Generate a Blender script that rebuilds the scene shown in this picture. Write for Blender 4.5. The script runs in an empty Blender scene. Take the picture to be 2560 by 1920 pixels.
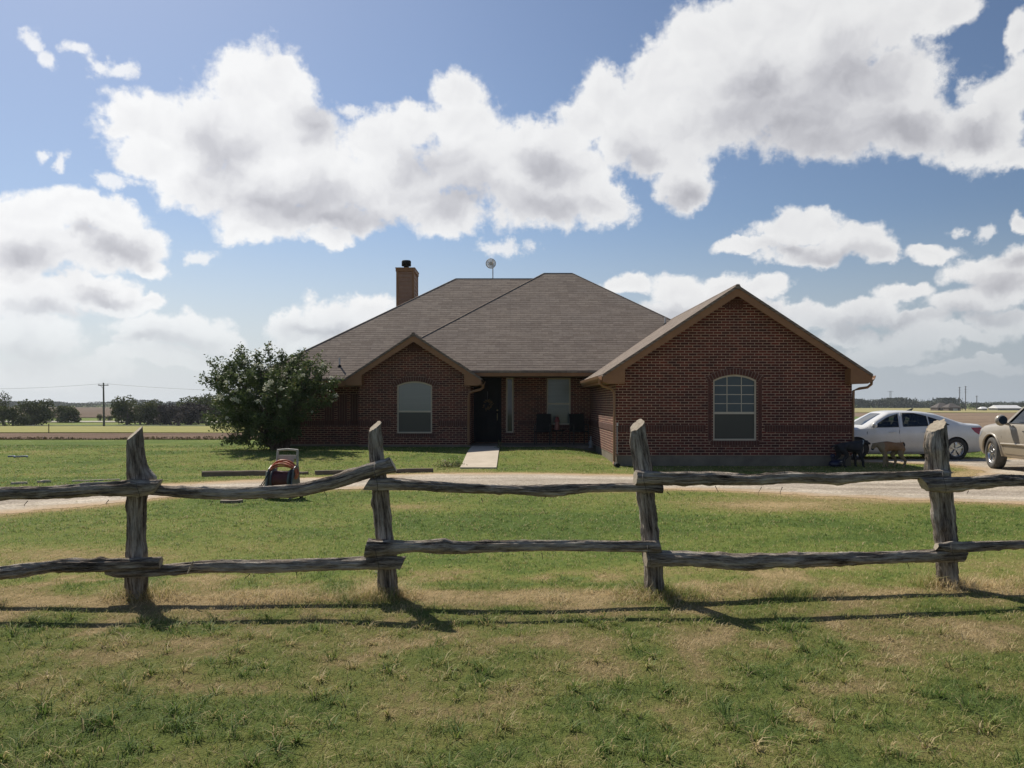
import bpy, bmesh, math, random
import numpy as np
from mathutils import Vector, Matrix, noise
random.seed(7); RNG = np.random.default_rng(7)
F, EYE, HY = 2100.0, 1.6, 1008.0          # focal length and horizon of the photograph, eye height in metres
SC = bpy.context.scene
COL = SC.collection

def P(px, py, d):                          # a point d metres away seen at (px, py)
    return Vector(((px-1280)/F*d, d, EYE+(HY-py)/F*d))
def G(px, py):                             # where that ray meets level ground
    d = EYE*F/(py-HY); return ((px-1280)/F*d, d)
def sst(a, b, x):
    t = np.clip((np.asarray(x, float)-a)/(b-a), 0, 1); return t*t*(3-2*t)

# ---------- numpy noise ----------
def vn(x, y, s=1.0, seed=0):
    x = np.asarray(x, float)*s; y = np.asarray(y, float)*s
    xi = np.floor(x).astype(np.int64); yi = np.floor(y).astype(np.int64)
    fx = x-xi; fy = y-yi; fx = fx*fx*(3-2*fx); fy = fy*fy*(3-2*fy)
    def h(i, j):
        n = (i*374761393 + j*668265263 + seed*1442695041) & 0x7fffffff
        n = ((n ^ (n >> 13))*1274126177) & 0x7fffffff
        n = n ^ (n >> 16)
        return (n & 0xffff)/65535.0
    return (h(xi, yi)*(1-fx)+h(xi+1, yi)*fx)*(1-fy)+(h(xi, yi+1)*(1-fx)+h(xi+1, yi+1)*fx)*fy
def fbm(x, y, s=1.0, seed=0, o=4):
    r = 0; a = .5; t = 0
    for k in range(o):
        r = r+a*vn(x, y, s*2**k, seed+k*17); t += a; a *= .5
    return r/t

def gz(x, y):                              # height of the land
    x = np.asarray(x, float); y = np.asarray(y, float)
    z = .2*sst(20.3, 25, y)*(1-sst(1.6, 3.2, x))*(1-sst(31, 45, y))
    z = z - 3.0*np.clip((y-30)/144.0, 0, 1)
    z = z + (fbm(x, y, 1.1, 5, 3)-.5)*.05*(1-sst(8.5, 10.5, y))
    z = z + .35*np.exp(-((y-41.5)/1.5)**2)*(1-sst(-14, -9, x))*0
    return z
def gzs(x, y): return float(gz(x, y))

# ---------- mesh builder ----------
class MB:
    def __init__(s): s.v = []; s.f = []; s.m = []; s.sm = []
    def add(s, vs, fs, mi=0, sm=False):
        b = len(s.v); s.v += [tuple(p) for p in vs]
        for f in fs: s.f.append([i+b for i in f]); s.m.append(mi); s.sm.append(sm)
    def box(s, a, b, mi=0):
        x0, y0, z0 = [min(a[i], b[i]) for i in range(3)]; x1, y1, z1 = [max(a[i], b[i]) for i in range(3)]
        s.add([(x0,y0,z0),(x1,y0,z0),(x1,y1,z0),(x0,y1,z0),(x0,y0,z1),(x1,y0,z1),(x1,y1,z1),(x0,y1,z1)],
              [(0,3,2,1),(4,5,6,7),(0,1,5,4),(1,2,6,5),(2,3,7,6),(3,0,4,7)], mi)
    def prism(s, pts, a, b, axis='y', mi=0):   # pts in the plane across axis
        n = len(pts)
        def q(p, t):
            return (p[0], t, p[1]) if axis == 'y' else ((t, p[0], p[1]) if axis == 'x' else (p[0], p[1], t))
        s.add([q(p, a) for p in pts]+[q(p, b) for p in pts],
              [list(range(n)), list(range(2*n-1, n-1, -1))]+[(i, n+i, n+(i+1) % n, (i+1) % n) for i in range(n)], mi)
    def slab(s, pts, t, mi=0):                 # 3-D polygon given thickness t downwards
        n = len(pts)
        s.add(list(pts)+[(p[0], p[1], p[2]-t) for p in pts],
              [list(range(n)), list(range(2*n-1, n-1, -1))]+[(i, n+i, n+(i+1) % n, (i+1) % n) for i in range(n)], mi)
    def tube(s, pts, r, n=8, mi=0, sm=True, cap=True):
        pts = [Vector(p) for p in pts]; k = len(pts)
        rs = r if isinstance(r, (list, tuple)) else [r]*k
        up = None; rings = []
        for i, p in enumerate(pts):
            t = (pts[min(i+1, k-1)]-pts[max(i-1, 0)]).normalized()
            if up is None:
                up = t.cross(Vector((0, 0, 1)) if abs(t.z) < .9 else Vector((1, 0, 0))).normalized()
            up = (up-t*up.dot(t)).normalized(); w = t.cross(up)
            rings.append([p+(up*math.cos(a)+w*math.sin(a))*rs[i] for a in [2*math.pi*j/n for j in range(n)]])
        vs = [q for g in rings for q in g]
        fs = [(i*n+j, i*n+(j+1) % n, (i+1)*n+(j+1) % n, (i+1)*n+j) for i in range(k-1) for j in range(n)]
        s.add(vs, fs, mi, sm)
        if cap:
            s.add(rings[0], [list(range(n-1, -1, -1))], mi); s.add(rings[-1], [list(range(n))], mi)
    def lathe(s, prof, c, axis='z', n=20, mi=0, sm=True):   # prof: (radius, height)
        vs = []
        for r, h in prof:
            for j in range(n):
                a = 2*math.pi*j/n; u, w = r*math.cos(a), r*math.sin(a)
                q = (u, w, h) if axis == 'z' else ((u, h, w) if axis == 'y' else (h, u, w))
                vs.append((c[0]+q[0], c[1]+q[1], c[2]+q[2]))
        k = len(prof)
        s.add(vs, [(i*n+j, i*n+(j+1) % n, (i+1)*n+(j+1) % n, (i+1)*n+j) for i in range(k-1) for j in range(n)], mi, sm)
        s.add([vs[j] for j in range(n)], [list(range(n))], mi); s.add([vs[(k-1)*n+j] for j in range(n)], [list(range(n))], mi)
    def build(s, name, mats, parent=None, local=False, bevel=0, norm=True):
        me = bpy.data.meshes.new(name); me.from_pydata(s.v, [], s.f)
        if not isinstance(mats, (list, tuple)): mats = [mats]
        for m in mats: me.materials.append(m)
        me.polygons.foreach_set('material_index', s.m); me.polygons.foreach_set('use_smooth', s.sm)
        me.update()
        bm = bmesh.new(); bm.from_mesh(me)
        if norm: bmesh.ops.recalc_face_normals(bm, faces=bm.faces)
        if bevel:
            bmesh.ops.bevel(bm, geom=[e for e in bm.edges if len(e.link_faces) == 2 and e.calc_face_angle(0) > .6], offset=bevel, segments=2, affect='EDGES', profile=.5)
        bm.to_mesh(me); bm.free()
        return link(name, me, parent, local)
def wl(p):
    v = Vector((0, 0, 0))
    while p is not None: v += p.location; p = p.parent
    return v
def link(name, me, parent=None, local=False):
    o = bpy.data.objects.new(name, me); COL.objects.link(o)
    if parent is not None:
        if not local: me.transform(Matrix.Translation(-wl(parent)))
        o.parent = parent
    return o
def origin(o):                              # put a single-mesh thing's origin at its base
    me = o.data; co = np.empty(len(me.vertices)*3); me.vertices.foreach_get('co', co); co = co.reshape(-1, 3)
    c = Vector(((co[:, 0].min()+co[:, 0].max())/2, (co[:, 1].min()+co[:, 1].max())/2, co[:, 2].min()))
    me.transform(Matrix.Translation(-c)); o.location = c; return o
def thing(name, label, cat, loc=(0, 0, 0), rz=0, group=None):
    o = bpy.data.objects.new(name, None); COL.objects.link(o); o.location = loc; o.rotation_euler = (0, 0, rz)
    o.empty_display_size = .2; return tag(o, label, cat, group)
def tag(o, label, cat, group=None):
    o['label'] = label; o['category'] = cat
    if group: o['group'] = group
    return o
def struct(o, kind='structure', label=None):
    o['kind'] = kind
    if label: o['label'] = label
    return o

# ---------- materials ----------
def nodes(name):
    m = bpy.data.materials.new(name); m.use_nodes = True; nt = m.node_tree
    return m, nt, nt.nodes['Principled BSDF']
def N(nt, typ, **kw):
    n = nt.nodes.new(typ)
    for k, v in kw.items():
        if k[0] == 'i' and k[1:].isdigit(): n.inputs[int(k[1:])].default_value = v
        elif hasattr(n, k): setattr(n, k, v)
        else: n.inputs[k.replace('_', ' ')].default_value = v
    return n
def L(nt, a, b): nt.links.new(a, b)
def ramp(nt, fac, stops):
    r = nt.nodes.new('ShaderNodeValToRGB'); L(nt, fac, r.inputs[0])
    while len(r.color_ramp.elements) < len(stops): r.color_ramp.elements.new(.5)
    for e, (p, c) in zip(r.color_ramp.elements, stops): e.position = p; e.color = (*c, 1)
    return r
def mixc(nt, fac, a, b, bt='MIX'):
    m = nt.nodes.new('ShaderNodeMix'); m.data_type = 'RGBA'; m.blend_type = bt
    for s, v in ((0, fac), (6, a), (7, b)):
        if hasattr(v, 'links'): L(nt, v, m.inputs[s])
        else: m.inputs[s].default_value = (*v, 1) if isinstance(v, tuple) and len(v) == 3 else v
    return m.outputs[2]
def mth(nt, op, *a, clamp=False):
    m = nt.nodes.new('ShaderNodeMath'); m.operation = op; m.use_clamp = clamp
    for i, v in enumerate(a):
        if hasattr(v, 'links'): L(nt, v, m.inputs[i])
        else: m.inputs[i].default_value = v
    return m.outputs[0]
def noise_n(nt, vec, scale, detail=4, rough=.6):
    n = N(nt, 'ShaderNodeTexNoise'); n.inputs['Scale'].default_value = scale; n.inputs['Detail'].default_value = detail
    n.inputs['Roughness'].default_value = rough
    if vec is not None: L(nt, vec, n.inputs['Vector'])
    return n.outputs[0]
def bump(nt, bs, h, strength=.3, dist=.01):
    b = N(nt, 'ShaderNodeBump'); b.inputs['Strength'].default_value = strength; b.inputs['Distance'].default_value = dist
    L(nt, h, b.inputs['Height']); L(nt, b.outputs[0], bs.inputs['Normal'])
def pm(name, c1, c2=None, scale=8, rough=.6, bmp=0, bscale=None, metal=0, stretch=None, spec=None, dist=.01):
    m, nt, bs = nodes(name); c2 = c2 or tuple(x*.8 for x in c1)
    tc = N(nt, 'ShaderNodeTexCoord').outputs['Object']
    if stretch:
        mp = N(nt, 'ShaderNodeMapping'); mp.inputs['Scale'].default_value = stretch; L(nt, tc, mp.inputs[0]); tc = mp.outputs[0]
    n = noise_n(nt, tc, scale)
    r = ramp(nt, n, [(.32, c1), (.68, c2)]); L(nt, r.outputs[0], bs.inputs['Base Color'])
    bs.inputs['Roughness'].default_value = rough; bs.inputs['Metallic'].default_value = metal
    if spec is not None: bs.inputs['Specular IOR Level'].default_value = spec
    if bmp: bump(nt, bs, noise_n(nt, tc, bscale or scale*4, 5), bmp, dist)
    return m

def facing_uv(nt):                          # (along the wall, up) in metres from position and normal
    tc = N(nt, 'ShaderNodeTexCoord').outputs['Object']
    sp = N(nt, 'ShaderNodeSeparateXYZ'); L(nt, tc, sp.inputs[0])
    ge = N(nt, 'ShaderNodeNewGeometry'); sn = N(nt, 'ShaderNodeSeparateXYZ'); L(nt, ge.outputs['True Normal'], sn.inputs[0])
    ax = mth(nt, 'ABSOLUTE', sn.outputs[0]); ay = mth(nt, 'ABSOLUTE', sn.outputs[1])
    g = mth(nt, 'GREATER_THAN', ax, ay)
    u = mth(nt, 'ADD', mth(nt, 'MULTIPLY', sp.outputs[1], g), mth(nt, 'MULTIPLY', sp.outputs[0], mth(nt, 'SUBTRACT', 1.0, g)))
    return tc, u, sp.outputs[2]
def brick_mat(name, vertical=False, c1=(.165,.040,.026), c2=(.066,.018,.014), mortar=(.48,.35,.25)):
    m, nt, bs = nodes(name); tc, u, z = facing_uv(nt)
    cb = N(nt, 'ShaderNodeCombineXYZ')
    L(nt, z if vertical else u, cb.inputs[0]); L(nt, u if vertical else z, cb.inputs[1])
    b = N(nt, 'ShaderNodeTexBrick'); L(nt, cb.outputs[0], b.inputs['Vector']); b.offset = 0 if vertical else .5
    b.inputs['Color1'].default_value = (*c1, 1); b.inputs['Color2'].default_value = (*c2, 1); b.inputs['Mortar'].default_value = (*mortar, 1)
    b.inputs['Scale'].default_value = 1; b.inputs['Mortar Size'].default_value = .0080; b.inputs['Mortar Smooth'].default_value = .15
    b.inputs['Brick Width'].default_value = .21; b.inputs['Row Height'].default_value = .0685; b.inputs['Bias'].default_value = 0
    n = noise_n(nt, tc, 3.0, 5, .7); r = ramp(nt, n, [(.3, (.62,.62,.66)), (.7, (1.15,1.05,1.0))])
    c = mixc(nt, 1.0, b.outputs[0], r.outputs[0], 'MULTIPLY')
    n2 = noise_n(nt, tc, 40, 4); r2 = ramp(nt, n2, [(.3, (.8,.8,.8)), (.7, (1.15,1.15,1.15))])
    L(nt, mixc(nt, 1.0, c, r2.outputs[0], 'MULTIPLY'), bs.inputs['Base Color'])
    bs.inputs['Roughness'].default_value = .9
    bump(nt, bs, mth(nt, 'ADD', mth(nt, 'MULTIPLY', b.outputs[1], -1.0), mth(nt, 'MULTIPLY', n2, .3)), .8, .008)
    return m
def shingle_mat():
    m, nt, bs = nodes('roof shingles'); tc, u, z = facing_uv(nt)
    cb = N(nt, 'ShaderNodeCombineXYZ'); L(nt, u, cb.inputs[0]); L(nt, mth(nt, 'MULTIPLY', z, 1/math.sin(math.atan(.66))), cb.inputs[1])
    b = N(nt, 'ShaderNodeTexBrick'); L(nt, cb.outputs[0], b.inputs['Vector']); b.offset = .37; b.offset_frequency = 3
    b.inputs['Color1'].default_value = (.240,.203,.174, 1); b.inputs['Color2'].default_value = (.182,.150,.128, 1); b.inputs['Mortar'].default_value = (.070,.052,.043, 1)
    b.inputs['Scale'].default_value = 1; b.inputs['Mortar Size'].default_value = .0022; b.inputs['Mortar Smooth'].default_value = .1
    b.inputs['Brick Width'].default_value = .36; b.inputs['Row Height'].default_value = .150
    n = noise_n(nt, tc, .9, 5, .6); r = ramp(nt, n, [(.3, (.93,.93,.94)), (.7, (1.06,1.05,1.03))])
    c = mixc(nt, 1.0, b.outputs[0], r.outputs[0], 'MULTIPLY')
    fv = mth(nt, 'FRACT', mth(nt, 'DIVIDE', mth(nt, 'MULTIPLY', z, 1/math.sin(math.atan(.66))), .150))
    mpx = N(nt, 'ShaderNodeMapping'); mpx.inputs['Scale'].default_value = (5, 14, 1); L(nt, cb.outputs[0], mpx.inputs[0])
    dash = noise_n(nt, mpx.outputs[0], 1.0, 2, .5)
    ln_ = N(nt, 'ShaderNodeMapRange'); ln_.inputs[1].default_value = .0; ln_.inputs[2].default_value = .26; ln_.inputs[3].default_value = 1; ln_.inputs[4].default_value = 0; L(nt, fv, ln_.inputs[0])
    ds_ = N(nt, 'ShaderNodeMapRange'); ds_.inputs[1].default_value = .36; ds_.inputs[2].default_value = .60; ds_.inputs[3].default_value = .5; ds_.inputs[4].default_value = 1; L(nt, dash, ds_.inputs[0])
    rowm = mth(nt, 'MULTIPLY', ln_.outputs[0], ds_.outputs[0]); c = mixc(nt, rowm, c, (.065,.048,.040))
    n2 = noise_n(nt, tc, 9, 4, .8); r2 = ramp(nt, n2, [(.3, (.8,.79,.8)), (.7, (1.18,1.16,1.12))])
    L(nt, mixc(nt, 1.0, c, r2.outputs[0], 'MULTIPLY'), bs.inputs['Base Color']); bs.inputs['Roughness'].default_value = .95
    bs.inputs['Specular IOR Level'].default_value = .2
    bump(nt, bs, mth(nt, 'ADD', mth(nt, 'MULTIPLY', rowm, -1.0), mth(nt, 'MULTIPLY', noise_n(nt, tc, 60, 3), .4)), .7, .012)
    return m
def glass_mat(name, c, rough=.06):
    m, nt, bs = nodes(name); bs.inputs['Base Color'].default_value = (*c, 1); bs.inputs['Roughness'].default_value = rough
    tc = N(nt, 'ShaderNodeTexCoord').outputs['Object']; bump(nt, bs, noise_n(nt, tc, 1.5, 2), .12, .02)
    return m
MT = {}
MT['brick'] = brick_mat('red brick'); MT['soldier'] = brick_mat('soldier brick', True)
MT['archbrick'] = pm('arch brick', (.13,.05,.034), (.07,.03,.024), 14, .9, .4)
MT['mortar'] = pm('mortar', (.33,.26,.21), (.25,.19,.16), 20, .95)
MT['shingle'] = shingle_mat()
MT['trim'] = pm('brown trim paint', (.275,.135,.058), (.225,.108,.047), 4, .6, .1, 60)
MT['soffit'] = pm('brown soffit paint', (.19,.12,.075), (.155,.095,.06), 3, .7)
MT['siding'] = pm('brown lap siding', (.33,.19,.125), (.27,.155,.10), 5, .7, .15, 50)
MT['gutter'] = pm('brown gutter metal', (.27,.145,.075), (.22,.12,.06), 6, .45)
MT['vinyl'] = pm('almond window vinyl', (.55,.49,.38), (.50,.44,.34), 6, .5)
MT['concrete'] = pm('concrete', (.52,.45,.36), (.42,.36,.28), 2.5, .9, .3, 40)
MT['slab'] = pm('foundation concrete', (.22,.185,.14), (.135,.11,.083), 2.2, .92, .3, 30)
MT['door'] = pm('dark painted door', (.010,.012,.015), (.016,.016,.018), 5, .7, spec=.2)
MT['black'] = pm('black metal', (.014,.014,.014), (.02,.02,.02), 10, .8, spec=.2)
MT['iron'] = pm('dark iron', (.03,.028,.026), (.05,.045,.04), 20, .6)
MT['steel'] = pm('galvanised steel', (.5,.5,.5), (.35,.35,.36), 8, .4, metal=.8)
MT['brass'] = pm('brass', (.6,.5,.3), (.5,.4,.2), 8, .3, metal=1)
MT['pvc'] = pm('white pipe', (.6,.58,.55), (.48,.46,.44), 8, .5)
MT['blind'] = pm('closed blinds behind glass', (.115,.145,.13), (.09,.115,.105), 2, .12, stretch=(.3,.3,9), spec=.7)
MT['glassup'] = glass_mat('window glass', (.030,.052,.060)); MT['screen'] = glass_mat('insect screen', (.030,.033,.030), .35)
MT['glassdk'] = glass_mat('dark glass', (.02,.03,.045))
# ================= ground zones =================
low = [(-400,1330),(0,1284),(200,1268),(360,1252),(480,1240),(700,1230),(900,1222),(1300,1225),(1540,1226),(1700,1223),(1900,1231),(2040,1240),(2300,1252),(2560,1259),(3000,1266)]
upp = [(3000,1148),(2700,1146),(2560,1146),(2380,1147),(2200,1148),(2140,1149),(2142,1154),(2260,1158),(2350,1160),(2420,1168),(2452,1180),(2430,1192),(2370,1196),(2200,1197),(1900,1193),(1540,1187),(1300,1183),(1100,1184),(900,1190),(700,1198),(480,1208),(360,1213),(0,1228),(-400,1247)]
DRIVE = np.array([G(*p) for p in low+upp])
def sdf(poly, x, y):
    x = np.asarray(x, float); y = np.asarray(y, float); ins = np.zeros(x.shape, bool); d = np.full(x.shape, 1e9)
    n = len(poly)
    for i in range(n):
        x0, y0 = poly[i]; x1, y1 = poly[(i+1) % n]
        c = ((y0 > y) != (y1 > y)) & (x < (x1-x0)*(y-y0)/((y1-y0) if y1 != y0 else 1e-9)+x0)
        ins ^= c
        t = np.clip(((x-x0)*(x1-x0)+(y-y0)*(y1-y0))/((x1-x0)**2+(y1-y0)**2+1e-12), 0, 1)
        d = np.minimum(d, np.hypot(x-x0-t*(x1-x0), y-y0-t*(y1-y0)))
    return np.where(ins, -d, d)
def fence_y(x):                             # line the posts stand on
    return np.interp(x, [-6, -3.1, -1.05, 1.2, 3.9, 7], [6.75, 6.93, 7.0, 7.0, 7.35, 7.8])
def gauss(x, y, cx, cy, sx, sy): return np.exp(-((x-cx)/sx)**2-((y-cy)/sy)**2)
def green(x, y):                            # 1 lush, 0 straw
    x = np.asarray(x, float); y = np.asarray(y, float)
    g = .645+.38*(fbm(x, y, .55, 3, 4)-.5)+1.7*(fbm(x, y, 3.4, 9, 4)-.5)
    lawn = sst(7.6, 8.6, y); g = g*(1-lawn)+lawn*(.88+.55*(fbm(x, y, .35, 21, 4)-.5)+.5*(fbm(x*.5, y, 1.6, 31, 4)-.5))
    fg = 1-sst(4.3, 5.4, y+.25*np.sin(x*1.3)+.1*x); g = g+.24*fg
    mid = sst(4.7, 5.2, y)*(1-sst(6.2, 6.8, y)); g = g-.03*mid
    f = y-fence_y(x); g = g-.60*np.exp(-((f+.10)/.30)**2)-.06*np.exp(-((f+1.1)/.8)**2)
    g = g-.45*np.exp(-((f-.9)/.7)**2)*sst(-1.5, 3.5, x)*.7
    d = sdf(DRIVE, x, y); g = g-1.0*np.exp(-np.maximum(d, 0)/.32)*(.55+.9*(fbm(x, y, .8, 41, 3)))*sst(0, 1, y)
    g = g-.85*gauss(x, y, 4.2, 13.2, 1.9, 1.0)-.55*gauss(x, y, -4.7, 8.9, 1.5, .8)-.5*gauss(x, y, -1.8, 13, .9, .5)
    g = g-.35*sst(17.5, 19, y)*(1-sst(25, 27, y))*(fbm(x, y, .9, 77, 3)+.1)
    g = g-.5*gauss(x, y, 9.6, 18.9, 1.4, 1.0)
    g = g-.10*sst(28, 45, y)
    return np.clip(g, 0, 1)
def gravel_edge(x, y): return sdf(DRIVE, x, y)+(fbm(x, y, 2.2, 51, 4)-.5)*.55

def big_mesh(name, co, polys_sizes, loops, mats, attrs, smooth=False):
    me = bpy.data.meshes.new(name); nv = len(co); nl = len(loops); npz = len(polys_sizes)
    me.vertices.add(nv); me.vertices.foreach_set('co', np.ascontiguousarray(co, np.float32).ravel())
    me.loops.add(nl); me.loops.foreach_set('vertex_index', np.ascontiguousarray(loops, np.int32))
    me.polygons.add(npz); st = np.concatenate([[0], np.cumsum(polys_sizes)[:-1]]).astype(np.int32)
    me.polygons.foreach_set('loop_start', st)
    try: me.polygons.foreach_set('loop_total', np.asarray(polys_sizes, np.int32))
    except Exception: pass
    if smooth: me.polygons.foreach_set('use_smooth', np.ones(npz, bool))
    me.update(calc_edges=True)
    for k, v in attrs.items():
        if v.ndim == 1: a = me.attributes.new(k, 'FLOAT', 'POINT'); a.data.foreach_set('value', np.ascontiguousarray(v, np.float32))
        else: a = me.attributes.new(k, 'FLOAT_VECTOR', 'POINT'); a.data.foreach_set('vector', np.ascontiguousarray(v, np.float32).ravel())
    for m in mats: me.materials.append(m)
    return me
def grid_mesh(name, xs, ys, zf, mats, attrf=None, keep=None):
    X, Y = np.meshgrid(xs, ys); Z = zf(X, Y); nx, ny = len(xs), len(ys)
    co = np.stack([X, Y, Z], -1).reshape(-1, 3)
    i = np.arange(nx-1)[None, :]+np.arange(ny-1)[:, None]*nx
    q = np.stack([i, i+1, i+1+nx, i+nx], -1).reshape(-1, 4)
    at = {k: f(X, Y).ravel() for k, f in (attrf or {}).items()}
    if keep is not None:
        c = co[q].mean(1); q = q[keep(c[:, 0], c[:, 1])]
        used = np.unique(q); re = np.zeros(len(co), int); re[used] = np.arange(len(used)); q = re[q]; co = co[used]
        at = {k: v[used] for k, v in at.items()}
    me = big_mesh(name, co, np.full(len(q), 4), q.ravel(), mats, at, True)
    return link(name, me)

def lawn_mat():
    m, nt, bs = nodes('lawn'); tc = N(nt, 'ShaderNodeTexCoord').outputs['Object']
    at = N(nt, 'ShaderNodeAttribute'); at.attribute_name = 'green'
    mp = N(nt, 'ShaderNodeMapping'); mp.inputs['Scale'].default_value = (1, .45, 1); L(nt, tc, mp.inputs[0])
    n1 = noise_n(nt, mp.outputs[0], 1.3, 6, .75); n2 = noise_n(nt, mp.outputs[0], 14, 5, .8); n3 = noise_n(nt, tc, .12, 4, .6)
    g = mth(nt, 'ADD', at.outputs['Fac'], mth(nt, 'MULTIPLY', mth(nt, 'SUBTRACT', n2, .5), 1.1))
    g = mth(nt, 'ADD', g, mth(nt, 'MULTIPLY', mth(nt, 'SUBTRACT', n1, .5), .7))
    g = mth(nt, 'ADD', g, mth(nt, 'MULTIPLY', mth(nt, 'SUBTRACT', n3, .5), .9), clamp=True)
    r = ramp(nt, g, [(.0, (.44,.33,.175)), (.25, (.29,.23,.105)), (.5, (.215,.220,.066)), (.8, (.150,.195,.045)), (1, (.095,.145,.033))])
    dim = N(nt, 'ShaderNodeAttribute'); dim.attribute_name = 'fg_dim'; L(nt, mixc(nt, dim.outputs['Fac'], (.045,.040,.020), r.outputs[0]), bs.inputs['Base Color']); bs.inputs['Roughness'].default_value = 1; bs.inputs['Specular IOR Level'].default_value = .1  # near ground mixed towards dark: shade under the blades painted into the colour
    bump(nt, bs, mth(nt, 'ADD', n2, mth(nt, 'MULTIPLY', noise_n(nt, tc, 60, 3, .7), .5)), .9, .05)
    return m
def blade_mat():
    m, nt, bs = nodes('grass blades'); at = N(nt, 'ShaderNodeAttribute'); at.attribute_name = 'hue'
    r = ramp(nt, at.outputs['Fac'], [(0, (.66,.53,.31)), (.2, (.50,.40,.20)), (.42, (.34,.33,.11)), (.65, (.235,.295,.065)), (1, (.115,.19,.042))])
    dim = N(nt, 'ShaderNodeAttribute'); dim.attribute_name = 'fg_dim'; col = mixc(nt, dim.outputs['Fac'], (.055,.058,.022), r.outputs[0]); L(nt, col, bs.inputs['Base Color']); bs.inputs['Roughness'].default_value = .65; bs.inputs['Specular IOR Level'].default_value = .25  # blade colour dimmed towards the foreground, a painted vignette
    tr = N(nt, 'ShaderNodeBsdfTranslucent'); L(nt, col, tr.inputs[0]); mx = N(nt, 'ShaderNodeMixShader'); mx.inputs[0].default_value = .35
    L(nt, bs.outputs[0], mx.inputs[1]); L(nt, tr.outputs[0], mx.inputs[2]); L(nt, mx.outputs[0], nt.nodes['Material Output'].inputs[0])
    return m
def field_mat(name, c1, c2, c3, s=(.02,.2,1), rough=1, bd=.05, fine=1.6):
    m, nt, bs = nodes(name); tc = N(nt, 'ShaderNodeTexCoord').outputs['Object']
    mp = N(nt, 'ShaderNodeMapping'); mp.inputs['Scale'].default_value = s; L(nt, tc, mp.inputs[0])
    n1 = noise_n(nt, mp.outputs[0], 1.0, 6, .7); n2 = noise_n(nt, tc, fine, 5, .75)
    v = mth(nt, 'ADD', mth(nt, 'MULTIPLY', n1, .55), mth(nt, 'MULTIPLY', n2, .45))
    r = ramp(nt, v, [(.36, c1), (.5, c2), (.64, c3)]); L(nt, r.outputs[0], bs.inputs['Base Color']); bs.inputs['Roughness'].default_value = rough
    bs.inputs['Specular IOR Level'].default_value = .1
    bump(nt, bs, n2, .8, bd); return m
def gravel_mat():
    m, nt, bs = nodes('gravel'); tc = N(nt, 'ShaderNodeTexCoord').outputs['Object']
    v = N(nt, 'ShaderNodeTexVoronoi'); v.inputs['Scale'].default_value = 28; L(nt, tc, v.inputs['Vector'])
    mp = N(nt, 'ShaderNodeMapping'); mp.inputs['Scale'].default_value = (.35, 1, 1); L(nt, tc, mp.inputs[0])
    n = noise_n(nt, mp.outputs[0], 1.2, 6, .7); n2 = noise_n(nt, tc, 9, 5, .8)
    s = N(nt, 'ShaderNodeSeparateColor'); L(nt, v.outputs['Color'], s.inputs[0])
    val = mth(nt, 'ADD', mth(nt, 'MULTIPLY', n, .55), mth(nt, 'ADD', mth(nt, 'MULTIPLY', n2, .28), mth(nt, 'MULTIPLY', s.outputs[0], .17)))
    r = ramp(nt, val, [(.36, (.19,.155,.115)), (.46, (.33,.285,.22)), (.56, (.46,.40,.32)), (.68, (.64,.575,.47))])
    at = N(nt, 'ShaderNodeAttribute'); at.attribute_name = 'edge'; e_ = mth(nt, 'ADD', at.outputs['Fac'], mth(nt, 'MULTIPLY', mth(nt, 'SUBTRACT', n, .5), 1.6))
    q = ramp(nt, mth(nt, 'DIVIDE', e_, 3.0), [(.02, (1,1,1)), (.22, (0,0,0)), (.30, (.0,.0,.0)), (.45, (.10,.10,.10))])
    c = mixc(nt, q.outputs[0], r.outputs[0], (.40,.285,.165))
    rt = ramp(nt, mth(nt, 'DIVIDE', e_, 3.0), [(.25, (1,1,1)), (.33, (1.12,1.12,1.12)), (.42, (.80,.80,.82)), (.62, (.84,.84,.86)), (.72, (1.1,1.1,1.1))])
    L(nt, mixc(nt, 1.0, c, rt.outputs[0], 'MULTIPLY'), bs.inputs['Base Color']); bs.inputs['Roughness'].default_value = .95
    bump(nt, bs, mth(nt, 'ADD', v.outputs['Distance'], n2), .7, .02); return m
MT['lawn'] = lawn_mat(); MT['blade'] = blade_mat(); MT['gravel'] = gravel_mat()

def axis(segs):
    out = []
    for a, b, st in segs: out += list(np.arange(a, b, st))
    return np.array(out+[segs[-1][1]])
xs = np.concatenate([-np.geomspace(7000, 24, 40), axis([(-23.5, 23.5, .17)]), np.geomspace(24.5, 7000, 40)])
ys = np.concatenate([np.array([-60., -20, -8, -3, 0]), axis([(.5, 30, .13)]), np.geomspace(30.6, 180, 50), np.geomspace(190, 8000, 30)])
struct(grid_mesh('ground', xs, ys, gz, [MT['lawn']], {'green': green, 'fg_dim': lambda x, y: 1-.36*(1-sst(6.2, 8.2, y))}))
struct(grid_mesh('driveway', axis([(-17, 23, .085)]), axis([(8.5, 25, .085)]), lambda x, y: gz(x, y)+.004, [MT['gravel']], {'edge': lambda x, y: -sdf(DRIVE, x, y)}, lambda x, y: gravel_edge(x, y) < 0))
def sheet(name, x0, x1, y0, y1, dz, mat, nx=60, ny=30, wob=0, kind='structure'):
    X = np.linspace(x0, x1, nx); Y = np.linspace(y0, y1, ny)
    o = grid_mesh(name, X, Y, lambda x, y: gz(x, y)+dz, [mat])
    if wob:
        me = o.data; co = np.empty(len(me.vertices)*3, np.float32); me.vertices.foreach_get('co', co); co = co.reshape(-1, 3)
        t = (co[:, 1]-y0)/(y1-y0); yy = co[:, 1]+wob*(fbm(co[:, 0], co[:, 1]*0, .06, int(abs(x0+y0)) % 97, 4)-.5)*2*np.where(t < .5, 1, .6)
        co[:, 2] += gz(co[:, 0], yy)-gz(co[:, 0], co[:, 1]); co[:, 1] = yy
        me.vertices.foreach_set('co', co.ravel())
    return struct(o, kind)
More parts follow.
